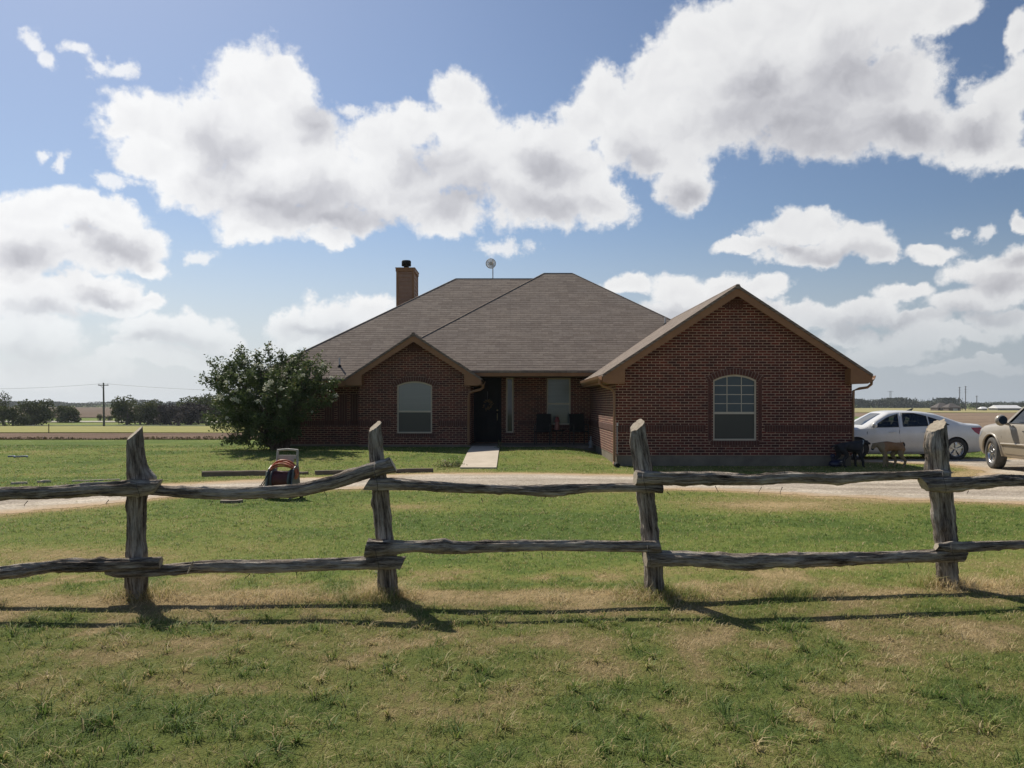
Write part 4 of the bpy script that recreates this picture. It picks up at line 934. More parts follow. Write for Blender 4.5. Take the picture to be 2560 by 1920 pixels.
# ================= dogs =================
def skin_mesh(name, nodes_, edges, mats, parent, smooth=2, matf=None):
    me = bpy.data.meshes.new(name); me.from_pydata([n[0] for n in nodes_], edges, []); o = bpy.data.objects.new('tmp', me); COL.objects.link(o)
    md = o.modifiers.new('s', 'SKIN'); md.use_smooth_shade = True
    if not me.skin_vertices: me.skin_vertices.new()
    for i, n in enumerate(nodes_):
        r = n[1]; me.skin_vertices[0].data[i].radius = (r, r) if not isinstance(r, tuple) else r; me.skin_vertices[0].data[i].use_root = (i == 0)
    ss = o.modifiers.new('u', 'SUBSURF'); ss.levels = smooth; ss.render_levels = smooth
    dg = bpy.context.evaluated_depsgraph_get(); m2 = bpy.data.meshes.new_from_object(o.evaluated_get(dg)); m2.name = name
    bpy.data.objects.remove(o); m2.materials.clear()
    for m in mats: m2.materials.append(m)
    m2.polygons.foreach_set('use_smooth', [True]*len(m2.polygons))
    if matf:
        for p in m2.polygons: p.material_index = matf(p.center)
    q = bpy.data.objects.new(name, m2); COL.objects.link(q); q.parent = parent; return q
MT['tanfur'] = pm('tan fur', (.26,.13,.055), (.32,.19,.10), 7, .9, .4, 60); MT['palefur'] = pm('pale tan fur', (.29,.22,.13), (.22,.16,.09), 9, .9, .4, 60)
MT['blackfur'] = pm('black fur', (.014,.014,.017), (.03,.028,.03), 9, .75, .4, 60)
MT['collar'] = pm('pale collar', (.5,.55,.55), (.4,.45,.45), 10, .6)
def dog(root, sx, mats, matf, head_down, tail):
    # x forward (local), heights in metres; legs joint: shoulder/elbow/wrist, hip/knee/hock
    h = [((-.20,0,.535),(.115,.125)), ((-.05,0,.535),(.105,.115)), ((.10,0,.515),(.125,.15)), ((.21,0,.54),(.115,.145))]      # 0..3 trunk
    e = [(0,1),(1,2),(2,3)]
    nk = [((.31,0,.60),(.065,.08)), ((.37,0,.63),(.06,.065)), ((.43,0,.625),(.058,.062)), ((.49,0,.60),.036), ((.545,0,.585),.028)] if not head_down else \
         [((.30,0,.56),(.065,.08)), ((.36,0,.56),(.06,.062)), ((.41,0,.555),(.068,.072)), ((.445,0,.49),.045), ((.465,0,.43),.036)]
    b = len(h); h += nk; e += [(3,b),(b,b+1),(b+1,b+2),(b+2,b+3),(b+3,b+4)]
    b = len(h); h += [(p, r) for p, r in tail]; e += [(0,b)]+[(b+i,b+i+1) for i in range(len(tail)-1)]
    def leg(root_i, pts):
        b = len(h); h.extend(pts); e.append((root_i, b)); e.extend((b+i, b+i+1) for i in range(len(pts)-1))
    for s, dx in ((1, .0), (-1, sx)):
        leg(3, [((.20+dx*.3,.085*s,.42),(.07,.09)), ((.18+dx*.6,.09*s,.30),.050), ((.20+dx,.09*s,.15),.034), ((.20+dx,.09*s,.035),.030), ((.245+dx,.09*s,.018),.020)])
    for s, dx in ((1, -.06), (-1, .10)):
        leg(0, [((-.22+dx*.3,.08*s,.44),(.085,.11)), ((-.15+dx*.8,.09*s,.30),.062), ((-.27+dx,.09*s,.18),.036), ((-.24+dx,.09*s,.04),.030), ((-.195+dx,.09*s,.018),.020)])
    o = skin_mesh('body', h, e, mats, root, 2, matf)
    hp = nk[2][0]
    for s in (1, -1):
        m = MB(); q = Vector((hp[0]-.02, s*.05, hp[2]+.04)); m.add([q, q+Vector((.045,.004*s,.005)), q+Vector((.03,.028*s,-.075)), q+Vector((-.01,.022*s,-.06)), q+Vector((.01,.015*s,.012))], [(0,1,2,3),(0,4,1),(1,4,2),(3,2,4),(0,3,4)])
        m.build('ear', mats[-1], root, local=True)
d1 = thing('dog', 'black dog standing beside the concrete footing at the corner of the gable', 'dog', (8.40, 20.95, 0), 0, 'dogs in the shade of the gable')
dog(d1, .12, [MT['blackfur']], None, False, [((-.30,0,.56),.03),((-.38,0,.53),.022),((-.46,0,.50),.016)])
m = MB(); m.tube([(.33+.02*math.sin(a), .068*math.cos(a), .605+.075*math.sin(a)) for a in [6.283*k/14 for k in range(15)]], .011, 6); m.build('collar', MT['collar'], d1, local=True)
d2 = thing('dog', 'tan dog with lowered head and black tail tip in front of the silver car', 'dog', (9.42, 20.9, 0), math.pi, 'dogs in the shade of the gable')
dog(d2, -.16, [MT['tanfur'], MT['palefur'], MT['blackfur'], MT['palefur']], lambda c: (2 if (c.x < -.30 and c.z < .66) and c.z > .5 or (c.x > .43 and c.z < .47) else (1 if (c.z < .42 or c.x > .2) else 0)), True, [((-.27,0,.60),.032),((-.315,0,.62),.026),((-.345,0,.57),.022),((-.345,0,.52),.014)])

# ================= porch furniture =================
def patio_chair(loc, rz, label):
    t = thing('patio_chair', label, 'chair', loc, rz, 'dark metal chairs on the porch')
    m = MB(); m.box((-.25,-.24,.40), (.25,.24,.44)); m.build('seat', MT['black'], t, local=True, bevel=.01)
    m = MB(); m.prism([(.22,.44),(.26,.44),(.34,1.0),(.30,1.0)], -.25, .25, 'x')
    m.v = [(v[0], v[1], v[2]) for v in m.v]; m.build('backrest', MT['black'], t, local=True, bevel=.01)
    for x in (-.25, .25):
        m = MB(); m.tube([(x,-.24,.63),(x,.0,.64),(x,.26,.66)], .02, 6); m.build('armrest', MT['iron'], t, local=True)
        for y in (-.22, .24):
            m = MB(); m.tube([(x, y*1.1, 0), (x, y, .64)], .016, 6); m.build('leg', MT['iron'], t, local=True)
    return t
# chairs face the camera (-Y)
patio_chair((1.02, 27.75, .245), -.15, 'dark metal patio chair left of the small porch table')
patio_chair((2.22, 27.75, .245), .2, 'dark metal patio chair right of the small porch table, under the window corner')
t = thing('side_table', 'small dark round side table between the porch chairs', 'table', (1.53, 27.7, .245))
m = MB(); m.lathe([(.20,.44),(.21,.45),(.21,.465),(.20,.47)], (0,0,0), n=24); m.build('tabletop', MT['black'], t, local=True)
for k in range(3):
    a = k*2.094; m = MB(); m.tube([(.16*math.cos(a),.16*math.sin(a),0),(.08*math.cos(a),.08*math.sin(a),.25),(.15*math.cos(a),.15*math.sin(a),.44)], .012, 6); m.build('leg', MT['iron'], t, local=True)
MT['redglaze'] = pm('red ceramic', (.22,.035,.03), (.15,.02,.02), 8, .5); MT['pinkglaze'] = pm('faded pink ceramic', (.30,.13,.10), (.22,.09,.075), 8, .6)
t = thing('lantern', 'red topped pinkish lantern on the small porch table', 'lantern', (1.49, 27.66, .716))
m = MB(); m.lathe([(.075,0),(.08,.02),(.075,.20),(.06,.26),(.045,.28)], (0,0,0), n=18); m.build('lantern_body', MT['pinkglaze'], t, local=True)
m = MB(); m.lathe([(.09,.275),(.10,.29),(.06,.35),(.055,.40),(.03,.43),(.0,.435)], (0,0,0), n=18); m.tube([(-.05,0,.36),(-.045,0,.45),(0,0,.48),(.045,0,.45),(.05,0,.36)], .006, 5); m.build('lid', MT['redglaze'], t, local=True)
MT['statue'] = pm('grey cast stone', (.30,.30,.30), (.20,.20,.21), 20, .9)
nd = [((0,0,.10),.05),((0,0,.18),.04),((0,-.01,.25),.025),((.0,-.02,.31),.035),((.0,-.05,.32),.015),((.05,0,.17),.012),((.08,-.03,.11),.010),((-.05,0,.17),.012),((-.08,-.03,.11),.010),((.03,0,.02),.018),((-.03,0,.02),.018),((.0,.0,.37),.018)]
t = thing('garden_statue', 'small grey garden figure at the right end of the porch', 'statue', (2.50, 26.62, .195))
skin_mesh('figure', nd, [(0,1),(1,2),(2,3),(3,4),(1,5),(5,6),(1,7),(7,8),(0,9),(0,10),(3,11)], [MT['statue']], t, 2)
m = MB(); m.lathe([(.08,0),(.08,.02),(.05,.03)], (0,0,0), n=16); m.build('base', MT['statue'], t, local=True)
MT['dried'] = pm('dried flowers', (.22,.13,.06), (.30,.22,.12), 20, .9)
t = thing('door_wreath', 'small dried flower wreath hanging on the front door', 'wreath', (-.83, 28.545, 1.55))
m = MB()
for k in range(90):
    a = random.random()*6.283; r = .13+random.gauss(0,.022); p = Vector((math.cos(a)*r, random.uniform(-.04,.0), math.sin(a)*r)); q = Vector((random.gauss(0,.03), random.gauss(0,.015), random.gauss(0,.03)))
    m.tube([p, p+q], [.004, .011], 4)
m.build('twigs', MT['dried'], t, local=True)
m = MB(); m.tube([(0,0,.13),(0,.0,.45)], .008, 4); m.build('ribbon', MT['statue'], t, local=True)

# ================= hose reel cart, timbers, small things =================
MT['resin'] = pm('grey beige resin', (.42,.40,.36), (.33,.315,.285), 9, .6); MT['resindk'] = pm('slate grey resin', (.10,.115,.125), (.07,.08,.09), 9, .5)
MT['orange'] = pm('orange hose', (.50,.13,.055), (.36,.09,.04), 14, .5); MT['maroon'] = pm('dark red hose', (.13,.03,.028), (.08,.02,.02), 14, .5)
cart = thing('hose_reel_cart', 'grey garden hose reel cart standing behind the long bent rail', 'hose reel', (-3.84, 14.1, 0), math.radians(-8))
m = MB()
for s in (-1, 1): m.tube([(.20*s,.12,.30),(.185*s,.16,.55),(.175*s,.19,.80)], .020, 6)
m.tube([(-.185,.19,.80),(0,.195,.815),(.185,.19,.80)], .019, 6); m.box((-.165,.15,.66), (.165,.175,.72)); m.box((-.12,.15,.60), (.12,.17,.66)); m.build('handle', MT['resin'], cart, local=True)
for s in (-1, 1):
    m = MB(); m.prism([(-.26,.02),(.22,.02),(.17,.30),(.13,.52),(.02,.56),(-.10,.50)], .215*s-.012, .215*s+.012, 'x'); m.build('side_panel', MT['resindk'], cart, local=True, bevel=.006)
    m = MB(); m.lathe([(.06,0),(.09,.012*s),(.09,.04*s),(.06,.05*s)], (.235*s,.14,.09), 'x', 20); m.build('wheel', MT['black'], cart, local=True)
    m = MB(); m.lathe([(.05,0),(.19,.0),(.19,.012),(.05,.012)], (.15*s,-.02,.31), 'x', 24); m.build('drum_flange', MT['resindk'], cart, local=True)
m = MB(); m.lathe([(.09,-.15),(.09,.15)], (0,-.02,.31), 'x', 20); m.build('drum', MT['resindk'], cart, local=True)
m = MB(); m.tube([(-.24,-.02,.31),(-.30,-.02,.31),(-.30,-.14,.22),(-.36,-.14,.22)], .010, 6); m.build('crank', MT['black'], cart, local=True)
m = MB(); m.prism([(-.30,.0),(-.235,.0),(-.225,.46),(-.245,.46)], -.14, .16, 'y'); m.build('hose_tray', MT['resin'], cart, local=True)
h = thing('garden_hose', 'dark red garden hose wound on the drum of the reel cart', 'garden hose', (-3.84, 14.1, .31), math.radians(-8))
m = MB()
for layer, r in ((0,.105),(1,.13),(2,.15)):
    pts = []
    for k in range(14*16): a = 6.283*k/16; pts.append((-.135+.27*k/(14*16), -.02+r*math.cos(a), r*math.sin(a)))
    m.tube(pts, .0105, 5)
m.build('hose', MT['maroon'], h, local=True)
h = thing('garden_hose', 'bright orange garden hose looped over the top of the reel cart', 'garden hose', (-3.84, 14.08, .0), math.radians(-8))
m = MB()
for k in range(8):
    w = .235+.012*(k % 3)+random.uniform(-.008,.008); z0 = .55+.015*k % .05; y0 = -.03+.03*(k//3)+random.uniform(-.01,.01); pts = []
    for j in range(19):
        a = math.pi*(-.12+1.24*j/18); pts.append((w*math.cos(a), y0+.03*math.sin(a*2+k), .40+(z0-.40+.02*math.sin(k*2))*max(-.8, math.sin(a))+(0.018*k if math.sin(a) > 0 else 0)*.55*math.sin(a)))
    m.tube(pts, .014, 6)
m.build('hose', MT['orange'], h, local=True)
m = MB(); m.tube([(-.21,-.1,.42),(-.30,-.22,.22),(-.42,-.3,.03),(-.5,-.3,.015)], .008, 5); m.build('hose_end', MT['black'], h, local=True)
MT['timber'] = pm('old landscape timber', (.25,.185,.13), (.13,.095,.07), 6, .9, .6, 40, stretch=(.3,3,3)); MT['palewood'] = pm('bleached board', (.42,.36,.27), (.32,.27,.20), 6, .9, .5, 40, stretch=(.3,3,3))
def timber(a, b, w, hgt, label, mat='timber', grp='landscape timbers edging the gravel drive'):
    m = MB(); A = Vector((*a, 0)); B = Vector((*b, 0)); d = (B-A).normalized(); q = Vector((-d.y, d.x, 0)); n = 12
    for k in range(n):
        vs = []
        for t in (k/n, (k+1)/n):
            p = A+(B-A)*t; jz = .012*noise.noise(Vector((t*5, a[0], 0))); 
            for sy, z in ((-1,-.03),(1,-.03),(1,hgt+jz),(.7,hgt+.012+jz),(-.7,hgt+.012+jz),(-1,hgt+jz-.01)): vs.append(p+q*sy*w/2+Vector((0,0,gzs(p.x,p.y)+z)))
        m.add(vs, [(i,(i+1)%6,6+(i+1)%6,6+i) for i in range(6)]+([list(range(6))] if k == 0 else [])+([list(range(11,5,-1))] if k == n-1 else []))
    o = m.build('landscape_timber', MT[mat]); origin(o); tag(o, label, 'timber', grp)
timber(G(505,1191), G(680,1188), .14, .10, 'weathered landscape timber on the grass left of the hose reel cart')
timber(G(787,1187), G(1082,1180), .12, .075, 'long thin landscape timber between the hose reel cart and the concrete path')
timber(G(700,1186), G(770,1186), .12, .05, 'half buried landscape timber directly behind the hose reel cart')
timber(G(28,1211), G(68,1210), .10, .03, 'short bleached board in the grass near the left edge', 'palewood'); timber(G(94,1208), G(126,1206), .10, .035, 'second bleached board in the grass, nearer the fence post with the burl', 'palewood')
timber(G(180,1204), G(300,1200), .10, .012, 'sunken bleached board behind the fence post with the burl', 'palewood')
m = MB(); c = Vector((*G(580,1256), 0)); pts = [(-.16,-.11),(-.05,-.15),(.12,-.13),(.19,-.02),(.13,.1),(-.06,.13),(-.18,.05)]
m.prism([(c.x+x, c.y+y) for x, y in pts], -.01, .045, 'z'); o = m.build('flat_stone', MT['slab'], None, bevel=.01); origin(o); tag(o, 'flat grey stone on the drive edge below the bent rail', 'stone')
MT['navy'] = pm('navy plastic', (.015,.02,.06), (.01,.012,.03), 9, .45)
t = thing('blue_pump', 'small navy blue hose caddy with a pale stripe at the foot of the gable', 'hose caddy', (8.10, 21.05, 0))
m = MB(); m.lathe([(.13,.02),(.16,.06),(.15,.12),(.10,.16)], (0,0,0), n=20); m.lathe([(.05,.15),(.05,.24),(.065,.26),(.06,.31),(.02,.33)], (-.06,0,0), n=14); m.box((-.02,-.05,.10),(.24,.05,.19)); m.build('caddy_body', MT['navy'], t, local=True, bevel=.005)
m = MB(); m.box((-.01,-.053,.135),(.225,-.049,.155)); m.build('stripe', MT['pvc'], t, local=True)
t.name = 'hose_caddy'
MT['bluehose'] = pm('pale blue tubing', (.16,.22,.36), (.12,.17,.28), 9, .5)
m = MB(); m.tube([(-13.8+.05*k, 23.0+.12*math.sin(k*.9), gzs(-13.8, 23.0)+.02) for k in range(12)], .022, 6); o = m.build('blue_tubing', MT['bluehose']); origin(o); tag(o, 'pale blue piece of tubing lying on the left lawn', 'tubing')
m = MB(); q = P(122, 1086, 64); m.tube([(q.x, q.y, gzs(q.x, q.y)-.2), (q.x, q.y, gzs(q.x, q.y)+.75)], .035, 6); o = m.build('marker_post', MT['timber']); origin(o); tag(o, 'thin marker post standing in the yellow green field', 'post')
# ================= vegetation =================
def leaf_mat(name, stops, trans=.3, rough=.6):
    m, nt, bs = nodes(name); at = N(nt, 'ShaderNodeAttribute'); at.attribute_name = 'hue'
    r = ramp(nt, at.outputs['Fac'], stops); L(nt, r.outputs[0], bs.inputs['Base Color']); bs.inputs['Roughness'].default_value = rough; bs.inputs['Specular IOR Level'].default_value = .35
    tr = N(nt, 'ShaderNodeBsdfTranslucent'); L(nt, r.outputs[0], tr.inputs[0]); mx = N(nt, 'ShaderNodeMixShader'); mx.inputs[0].default_value = trans
    L(nt, bs.outputs[0], mx.inputs[1]); L(nt, tr.outputs[0], mx.inputs[2]); L(nt, mx.outputs[0], nt.nodes['Material Output'].inputs[0]); return m
MT['leaf'] = leaf_mat('shrub leaves', [(0, (.045,.070,.030)), (.5, (.095,.130,.048)), (.85, (.15,.185,.07)), (1, (.24,.17,.07))])
MT['treeleaf'] = leaf_mat('tree leaves', [(0, (.045,.060,.022)), (.5, (.085,.10,.032)), (1, (.13,.14,.045))], .2, .9)
MT['darkleaf'] = leaf_mat('dull purple leaves', [(0, (.045,.035,.035)), (.5, (.065,.05,.048)), (1, (.085,.068,.055))], .1, .9)
MT['farleaf'] = leaf_mat('far tree leaves', [(0, (.035,.045,.030)), (.5, (.050,.062,.040)), (1, (.075,.085,.05))], .1, .9)
MT['petal'] = leaf_mat('white blossom', [(0, (.42,.43,.33)), (1, (.62,.62,.52))], .3); MT['barkm'] = pm('bark', (.14,.10,.075), (.085,.065,.05), 12, .9, .5, 50)
def quads(name, c, size, hue, mat, parent=None, aspect=.5, droop=.0, seed=1, world=True):
    """many small pointed leaves; c (n,3) centres in world space"""
    R = np.random.default_rng(seed); n = len(c); size = np.broadcast_to(size, (n,))
    a = R.random(n)*6.283; el = R.normal(-droop, .6, n); d = np.stack([np.cos(a)*np.cos(el), np.sin(a)*np.cos(el), np.sin(el)], -1)
    b = R.normal(size=(n, 3)); b -= (b*d).sum(1)[:, None]*d; b /= np.linalg.norm(b, axis=1)[:, None]+1e-9
    s = size[:, None]; co = np.stack([c-d*s*.5, c+b*s*aspect*.5, c+d*s*.5, c-b*s*aspect*.5], 1).astype(np.float32)
    off = np.array(wl(parent)) if parent is not None else 0
    me = big_mesh(name, co.reshape(-1, 3)-off, np.full(n, 4), np.arange(n*4), [mat], {'hue': np.repeat(hue, 4)})
    o = bpy.data.objects.new(name, me); COL.objects.link(o)
    if parent is not None: o.parent = parent
    return o
# --- flowering shrub in front of the left wing ---
shrub = thing('crape_myrtle', 'big rounded crape myrtle shrub with white blossom in front of the left wing', 'shrub', (-7.0, 25.3, .18))
root = Vector((-7.0, 25.3, .15)); tips = []; R = random.Random(3); mb = MB()
outline = [(508,942,.0),(522,905,-.3),(545,900,.3),(590,885,0),(598,868,.5),(640,905,-.5),(672,862,.2),(705,880,.4),(760,872,.0),(800,885,.5),(815,915,-.2),(770,905,-.8),(730,890,.9),
 (545,960,-.8),(530,1000,.3),(515,1040,-.2),(535,1062,.5),(560,1105,.0),(600,1100,-.6),(590,1070,.9),(628,1118,-.4),(825,955,-.2),(832,990,.1),(845,945,.4),(780,1000,-.8),(760,1040,-.4),
 (570,930,-.9),(620,930,-1.1),(680,930,-1.2),(740,940,-1.1),(600,990,-1.2),(660,990,-1.4),(720,1000,-1.2),(560,1020,.6),(640,1040,-1.3),(700,1050,-1.2),(620,920,.9),(690,910,1.1),(760,930,1.0),(660,960,1.2),(730,980,1.1),(590,960,1.0),(640,1080,-.9),(690,1090,-.7),(740,1080,-.4),(612,1040,.3),(655,1115,.2),(700,1110,.3),(790,960,.6),(800,930,.2),
 (575,960,.0),(630,960,.1),(690,950,.0),(740,960,.0),(780,950,.1),(720,920,-.2),(655,930,-.1),(610,1010,.0),(680,1020,.1),(725,1045,.0),(550,985,.2),(570,1000,-.5),(600,905,-.2),(640,885,.2),(735,895,.3),(700,1000,-.7),(770,900,.4),(560,915,.2),(535,935,.1),(575,905,.4),(615,1075,-.2),(665,1065,-.9),(580,1045,-.6)]
cs = []; hs = []
for i, (px, py, dy) in enumerate(outline):
    t = P(px, py, 25.3+dy); t.y = 25.3+dy; b = root+Vector((R.uniform(-.25,.25), R.uniform(-.2,.2), 0)); mid = b.lerp(t, .5)+Vector((0, 0, .35 if t.z > 1 else .5))
    pts = [b, b.lerp(mid, .5)+Vector((R.uniform(-.06,.06),R.uniform(-.06,.06),.1)), mid, mid.lerp(t, .6)+Vector((0,0,.08)), t]
    mb.tube(pts, [.028,.022,.016,.009,.003], 6)
    n = 480 if i < 26 else 720
    for k in range(n):
        u = R.random()**.55; q = (mid if R.random() < .5 else b.lerp(mid, .8)).lerp(t, u); r = .24*(1-.35*u); v = Vector((R.gauss(0, r*.62), R.gauss(0, r*.62), R.gauss(0, r*.55)-.02)); q = q+v
        # gaps
        if noise.noise(q*3.1) > (.16 if i < 26 else .21): continue
        if q.z < .35 and R.random() < .8: continue
        cs.append(q); hs.append(min(.86, max(0, .45+.5*noise.noise(q*2.5)+R.gauss(0, .17))))
    for k in range(26):                        # leafy twig at the tip
        q = t+(t-mid).normalized()*R.uniform(-.35,.06)+Vector((R.gauss(0,.035),R.gauss(0,.035),R.gauss(0,.035))); cs.append(q); hs.append(.8 if R.random() < .85 else 1)
mb.build('branches', MT['barkm'], shrub)
cs = np.array([tuple(c) for c in cs]); RR = np.random.default_rng(4)
quads('foliage', cs, .062+.04*RR.random(len(cs)), np.array(hs), MT['leaf'], shrub, .55, .3, 5)
for px, py, dy, sz in [(552,993,-1.2,.09),(585,998,-1.2,.08),(595,1001,-1.1,.07),(668,960,-1.4,.08),(678,955,-1.3,.07),(664,972,-1.3,.06),(643,1003,-1.5,.06),(566,955,-1.0,.05),(600,951,-1.2,.06),(590,975,-1.2,.05),(703,972,-1.3,.05),(675,925,-1.2,.05),(655,915,-1.1,.05),(757,938,-1.0,.05),(828,945,-.5,.05),(840,990,-.3,.05),(806,912,-.6,.04),(730,900,-.8,.04),(612,905,-.8,.04),(640,912,-1.0,.05),(568,1045,-.8,.04),(700,1016,-1.4,.04),(780,1030,-.7,.03),(545,940,-.7,.04),(622,975,-1.3,.04),(715,935,-1.2,.04)]:
    p = P(px, py, 25.3+dy-.25); n = int(20+380*sz); c = np.array(p)+RR.normal(0, 1, (n, 3))*np.array([sz*.55, sz*.4, sz*.5]); quads('blossom', c, .042, RR.random(n), MT['petal'], shrub, .9, 0, int(px))
# --- small weeds near the path ---
def weed(px, py, w, hgt, n, label, hue=.6, d=None):
    x, y = G(px, py) if d is None else ((px-1280)/F*d, d); z = gzs(x, y); c = np.stack([RR.normal(x, w*.4, n), RR.normal(y, w*.3, n), z+np.abs(RR.normal(0, hgt*.5, n))], -1)
    t = thing('weed', label, 'weed', (x, y, z)); mm = MB()
    for k in range(7): mm.tube([(x, y, z), (x+RR.normal(0, w*.3), y+RR.normal(0, w*.2), z+hgt*.8)], .004, 4)
    mm.build('stem', MT['strip'], t); quads('foliage', c, .045, np.clip(RR.normal(hue, .2, n), 0, 1), MT['leaf'], t, .5, 0, int(px))
weed(1118, 1165, .42, .16, 420, 'low brownish weed clump on the lawn left of the concrete path', .8, 20.9)
weed(1142, 1163, .22, .12, 180, 'green weed at the corner of the concrete path', .6, 21.1); weed(1250, 1122, .16, .22, 120, 'tall thin weed at the far right corner of the concrete path', .75, 25.6)
# --- distant trees, left side ---
def far_tree(px, py_base, py_top, wpx, d, label, mat='treeleaf', n=2600, name='tree', seed=0, grp='trees beyond the road on the left'):
    b = P(px, py_base, d); b.z = gzs(b.x, d)-.1; top = P(px, py_top, d).z; W = wpx/F*d; Hh = top-b.z; R = np.random.default_rng(abs(int(px*7+seed)))
    t = thing(name, label, 'tree', tuple(b), 0, grp); lobes = []
    for k in range(9):
        a = R.random()*6.28; rr = W*.5*(.35+.4*R.random()); lobes.append((b.x+math.cos(a)*rr, d+math.sin(a)*rr*.8, b.z+Hh*(.18+.58*R.random()), W*(.20+.09*R.random()), Hh*(.18+.10*R.random())))
    lobes.append((b.x, d, b.z+Hh*.40, W*.46, Hh*.46)); lobes.append((b.x+W*.05, d, b.z+Hh*.72, W*.26, Hh*.28))
    cc = []
    for (x, y, z, r1, r2) in lobes:
        m = int(n/len(lobes)*(1.8 if r1 > W*.3 else 1)); v = R.normal(size=(m, 3)); v /= np.linalg.norm(v, axis=1)[:, None]; v *= (R.random(m)**.4)[:, None]; cc.append(np.stack([x+v[:, 0]*r1, y+v[:, 1]*r1, z+v[:, 2]*r2], -1))
    c = np.concatenate(cc); c[:, 2] = np.maximum(c[:, 2], b.z+.15); hue = np.clip(.5+.6*(fbm(c[:, 0]*1.0+c[:, 1]*.6, c[:, 2], .7, seed+3, 3)-.5)*2+R.normal(0, .15, len(c)), 0, 1)
    mm = MB(); mm.tube([b, (b.x+.1, b.y, b.z+Hh*.35), (b.x, b.y, b.z+Hh*.6)], [.22, .16, .08], 6)
    for k in range(4): mm.tube([(b.x, b.y, b.z+Hh*.25), (lobes[k][0], lobes[k][1], lobes[k][2])], [.10, .04], 5)
    mm.build('trunk', MT['barkm'], t); quads('crown', c, W*.03+.2, hue, MT[mat], t, .7, 0, abs(int(px)+seed))
T_ = [(-25,1066,1003,80,172,'dark bushy tree cut off by the left edge, behind the bare topped tree'),(8,1066,974,34,168,'thin airy tree rising above its neighbours at the left edge'),(32,1068,1012,70,160,'round dark tree right of the thin airy tree'),(84,1064,998,92,170,'broad dark tree, the largest of the left group'),
 (170,1056,1012,66,200,'medium tree standing alone left of the utility pole'),(130,1050,1018,44,215,'small bush between the two larger trees of the left group'),(318,1060,987,76,178,'tall round tree just right of the utility pole'),(385,1060,997,80,182,'wide tree second to the right of the utility pole'),(350,1060,1008,50,184,'low tree between the two trees right of the utility pole'),
 (505,1054,981,120,195,'high spreading tree partly behind the flowering shrub'),(560,1054,986,110,200,'tree mostly hidden behind the flowering shrub'),(425,1062,1005,66,172,'dull purplish tree beside the road'),(470,1060,1003,90,180,'wide purplish tree left of the high spreading tree'),(446,1066,1030,24,160,'narrow dark bush at the roadside under the purplish trees'),(519,1064,1053,14,158,'tiny round bush at the roadside'),
 (250,1051,1034,16,215,'small dark shrub immediately left of the utility pole'),(272,1051,1038,26,222,'small dull shrub immediately right of the utility pole')]
for i, (px, pb, pt, w, d, lab) in enumerate(T_): far_tree(px, pb, pt, w, d, lab, 'darkleaf' if 'purplish' in lab else 'treeleaf', 3600 if w > 60 else (700 if w > 36 or w < 35 and w > 30 else 420), 'tree' if w > 30 else 'bush', i)
def treeline(name, x0, x1, d, hts, n, seed, label, lo=.0):
    R = np.random.default_rng(seed); x = x0+(x1-x0)*R.random(n); y = d+R.normal(0, 8, n); hh = hts*(.35+1.0*fbm(x, x*0, .05, seed, 4)); z = gz(x, y)+R.random(n)**.8*hh; c = np.stack([x, y, z], -1)
    o = quads(name, c, d*.0016+.35, np.clip(.5+1.2*(fbm(x, z, .1, seed, 3)-.5)+R.normal(0, .12, n), 0, 1), MT['farleaf'], None, .7, 0, seed); struct(o, 'stuff', label); return o
treeline('distant_woodland', 318, 412, 780, 9.0, 9000, 11, 'dark line of distant woodland beyond the dry field on the right')
treeline('distant_woodland', -620, -100, 920, 7.0, 16000, 12, 'thin far tree line on the left horizon')
treeline('distant_woodland', -100, 330, 960, 6.0, 9000, 13, 'far tree line behind the house'); treeline('distant_woodland', 410, 900, 900, 6.0, 12000, 14, 'far tree line behind the distant houses')
for i, (px, pt, w) in enumerate([(2352,1006,44),(2405,1008,26),(2441,1004,52),(2478,1007,44),(2490,1005,40),(2532,1002,30),(2566,1003,40)]):
    far_tree(px, 1021, pt, w, 540+6*i, ['tree left of the distant brown roofed house','tree between the brown roofed house and the power poles','broad tree behind the small white roof','tree right of the small white roof','tree left of the long white barn','tree behind the long white barn','tree at the right edge behind the barn'][i], 'farleaf', 900, 'tree', 50+i, 'trees around the distant farm buildings')
weeds = np.stack([(-75+66*RR.random(5000)), 40.2+1.2*RR.random(5000), np.zeros(5000)], -1); weeds[:, 2] = gz(weeds[:, 0], weeds[:, 1])+RR.random(5000)*.10*(fbm(weeds[:, 0], weeds[:, 1], .5, 9, 3))*2
struct(quads('dry_weeds', weeds, .14, RR.random(5000), leaf_mat('dry weeds', [(0, (.10,.07,.05)), (.5, (.19,.13,.09)), (1, (.24,.19,.11))], .1, .9), None, .4, -.8, 9), 'stuff', 'dry brown weeds along the tilled strip')
# ================= distant structures =================
MT['pole'] = pm('grey pole wood', (.12,.11,.10), (.09,.085,.08), 3, .9); MT['barnroof'] = pm('white metal roof', (.75,.75,.75), (.66,.66,.66), .3, .5); MT['barnwall'] = pm('grey barn wall', (.28,.27,.26), (.22,.21,.2), .5, .9)
MT['farroof'] = pm('distant brown roof', (.085,.072,.066), (.065,.056,.052), .5, .9); MT['farbrick'] = pm('distant brick wall', (.13,.095,.08), (.10,.075,.062), .5, .9); MT['farwhite'] = pm('distant white door', (.6,.58,.55), (.5,.5,.48), .5, .7)
q = P(260, 1065, 150); b = gzs(q.x, 150); t = thing('utility_pole', 'tall wooden utility pole with a crossarm beyond the yellow green field', 'utility pole', (q.x, 150, b))
zt = P(260, 957, 150).z; m = MB(); m.tube([(q.x, 150, b-.2), (q.x-.1, 150, zt)], [.20, .13], 8); m.build('pole', MT['pole'], t)
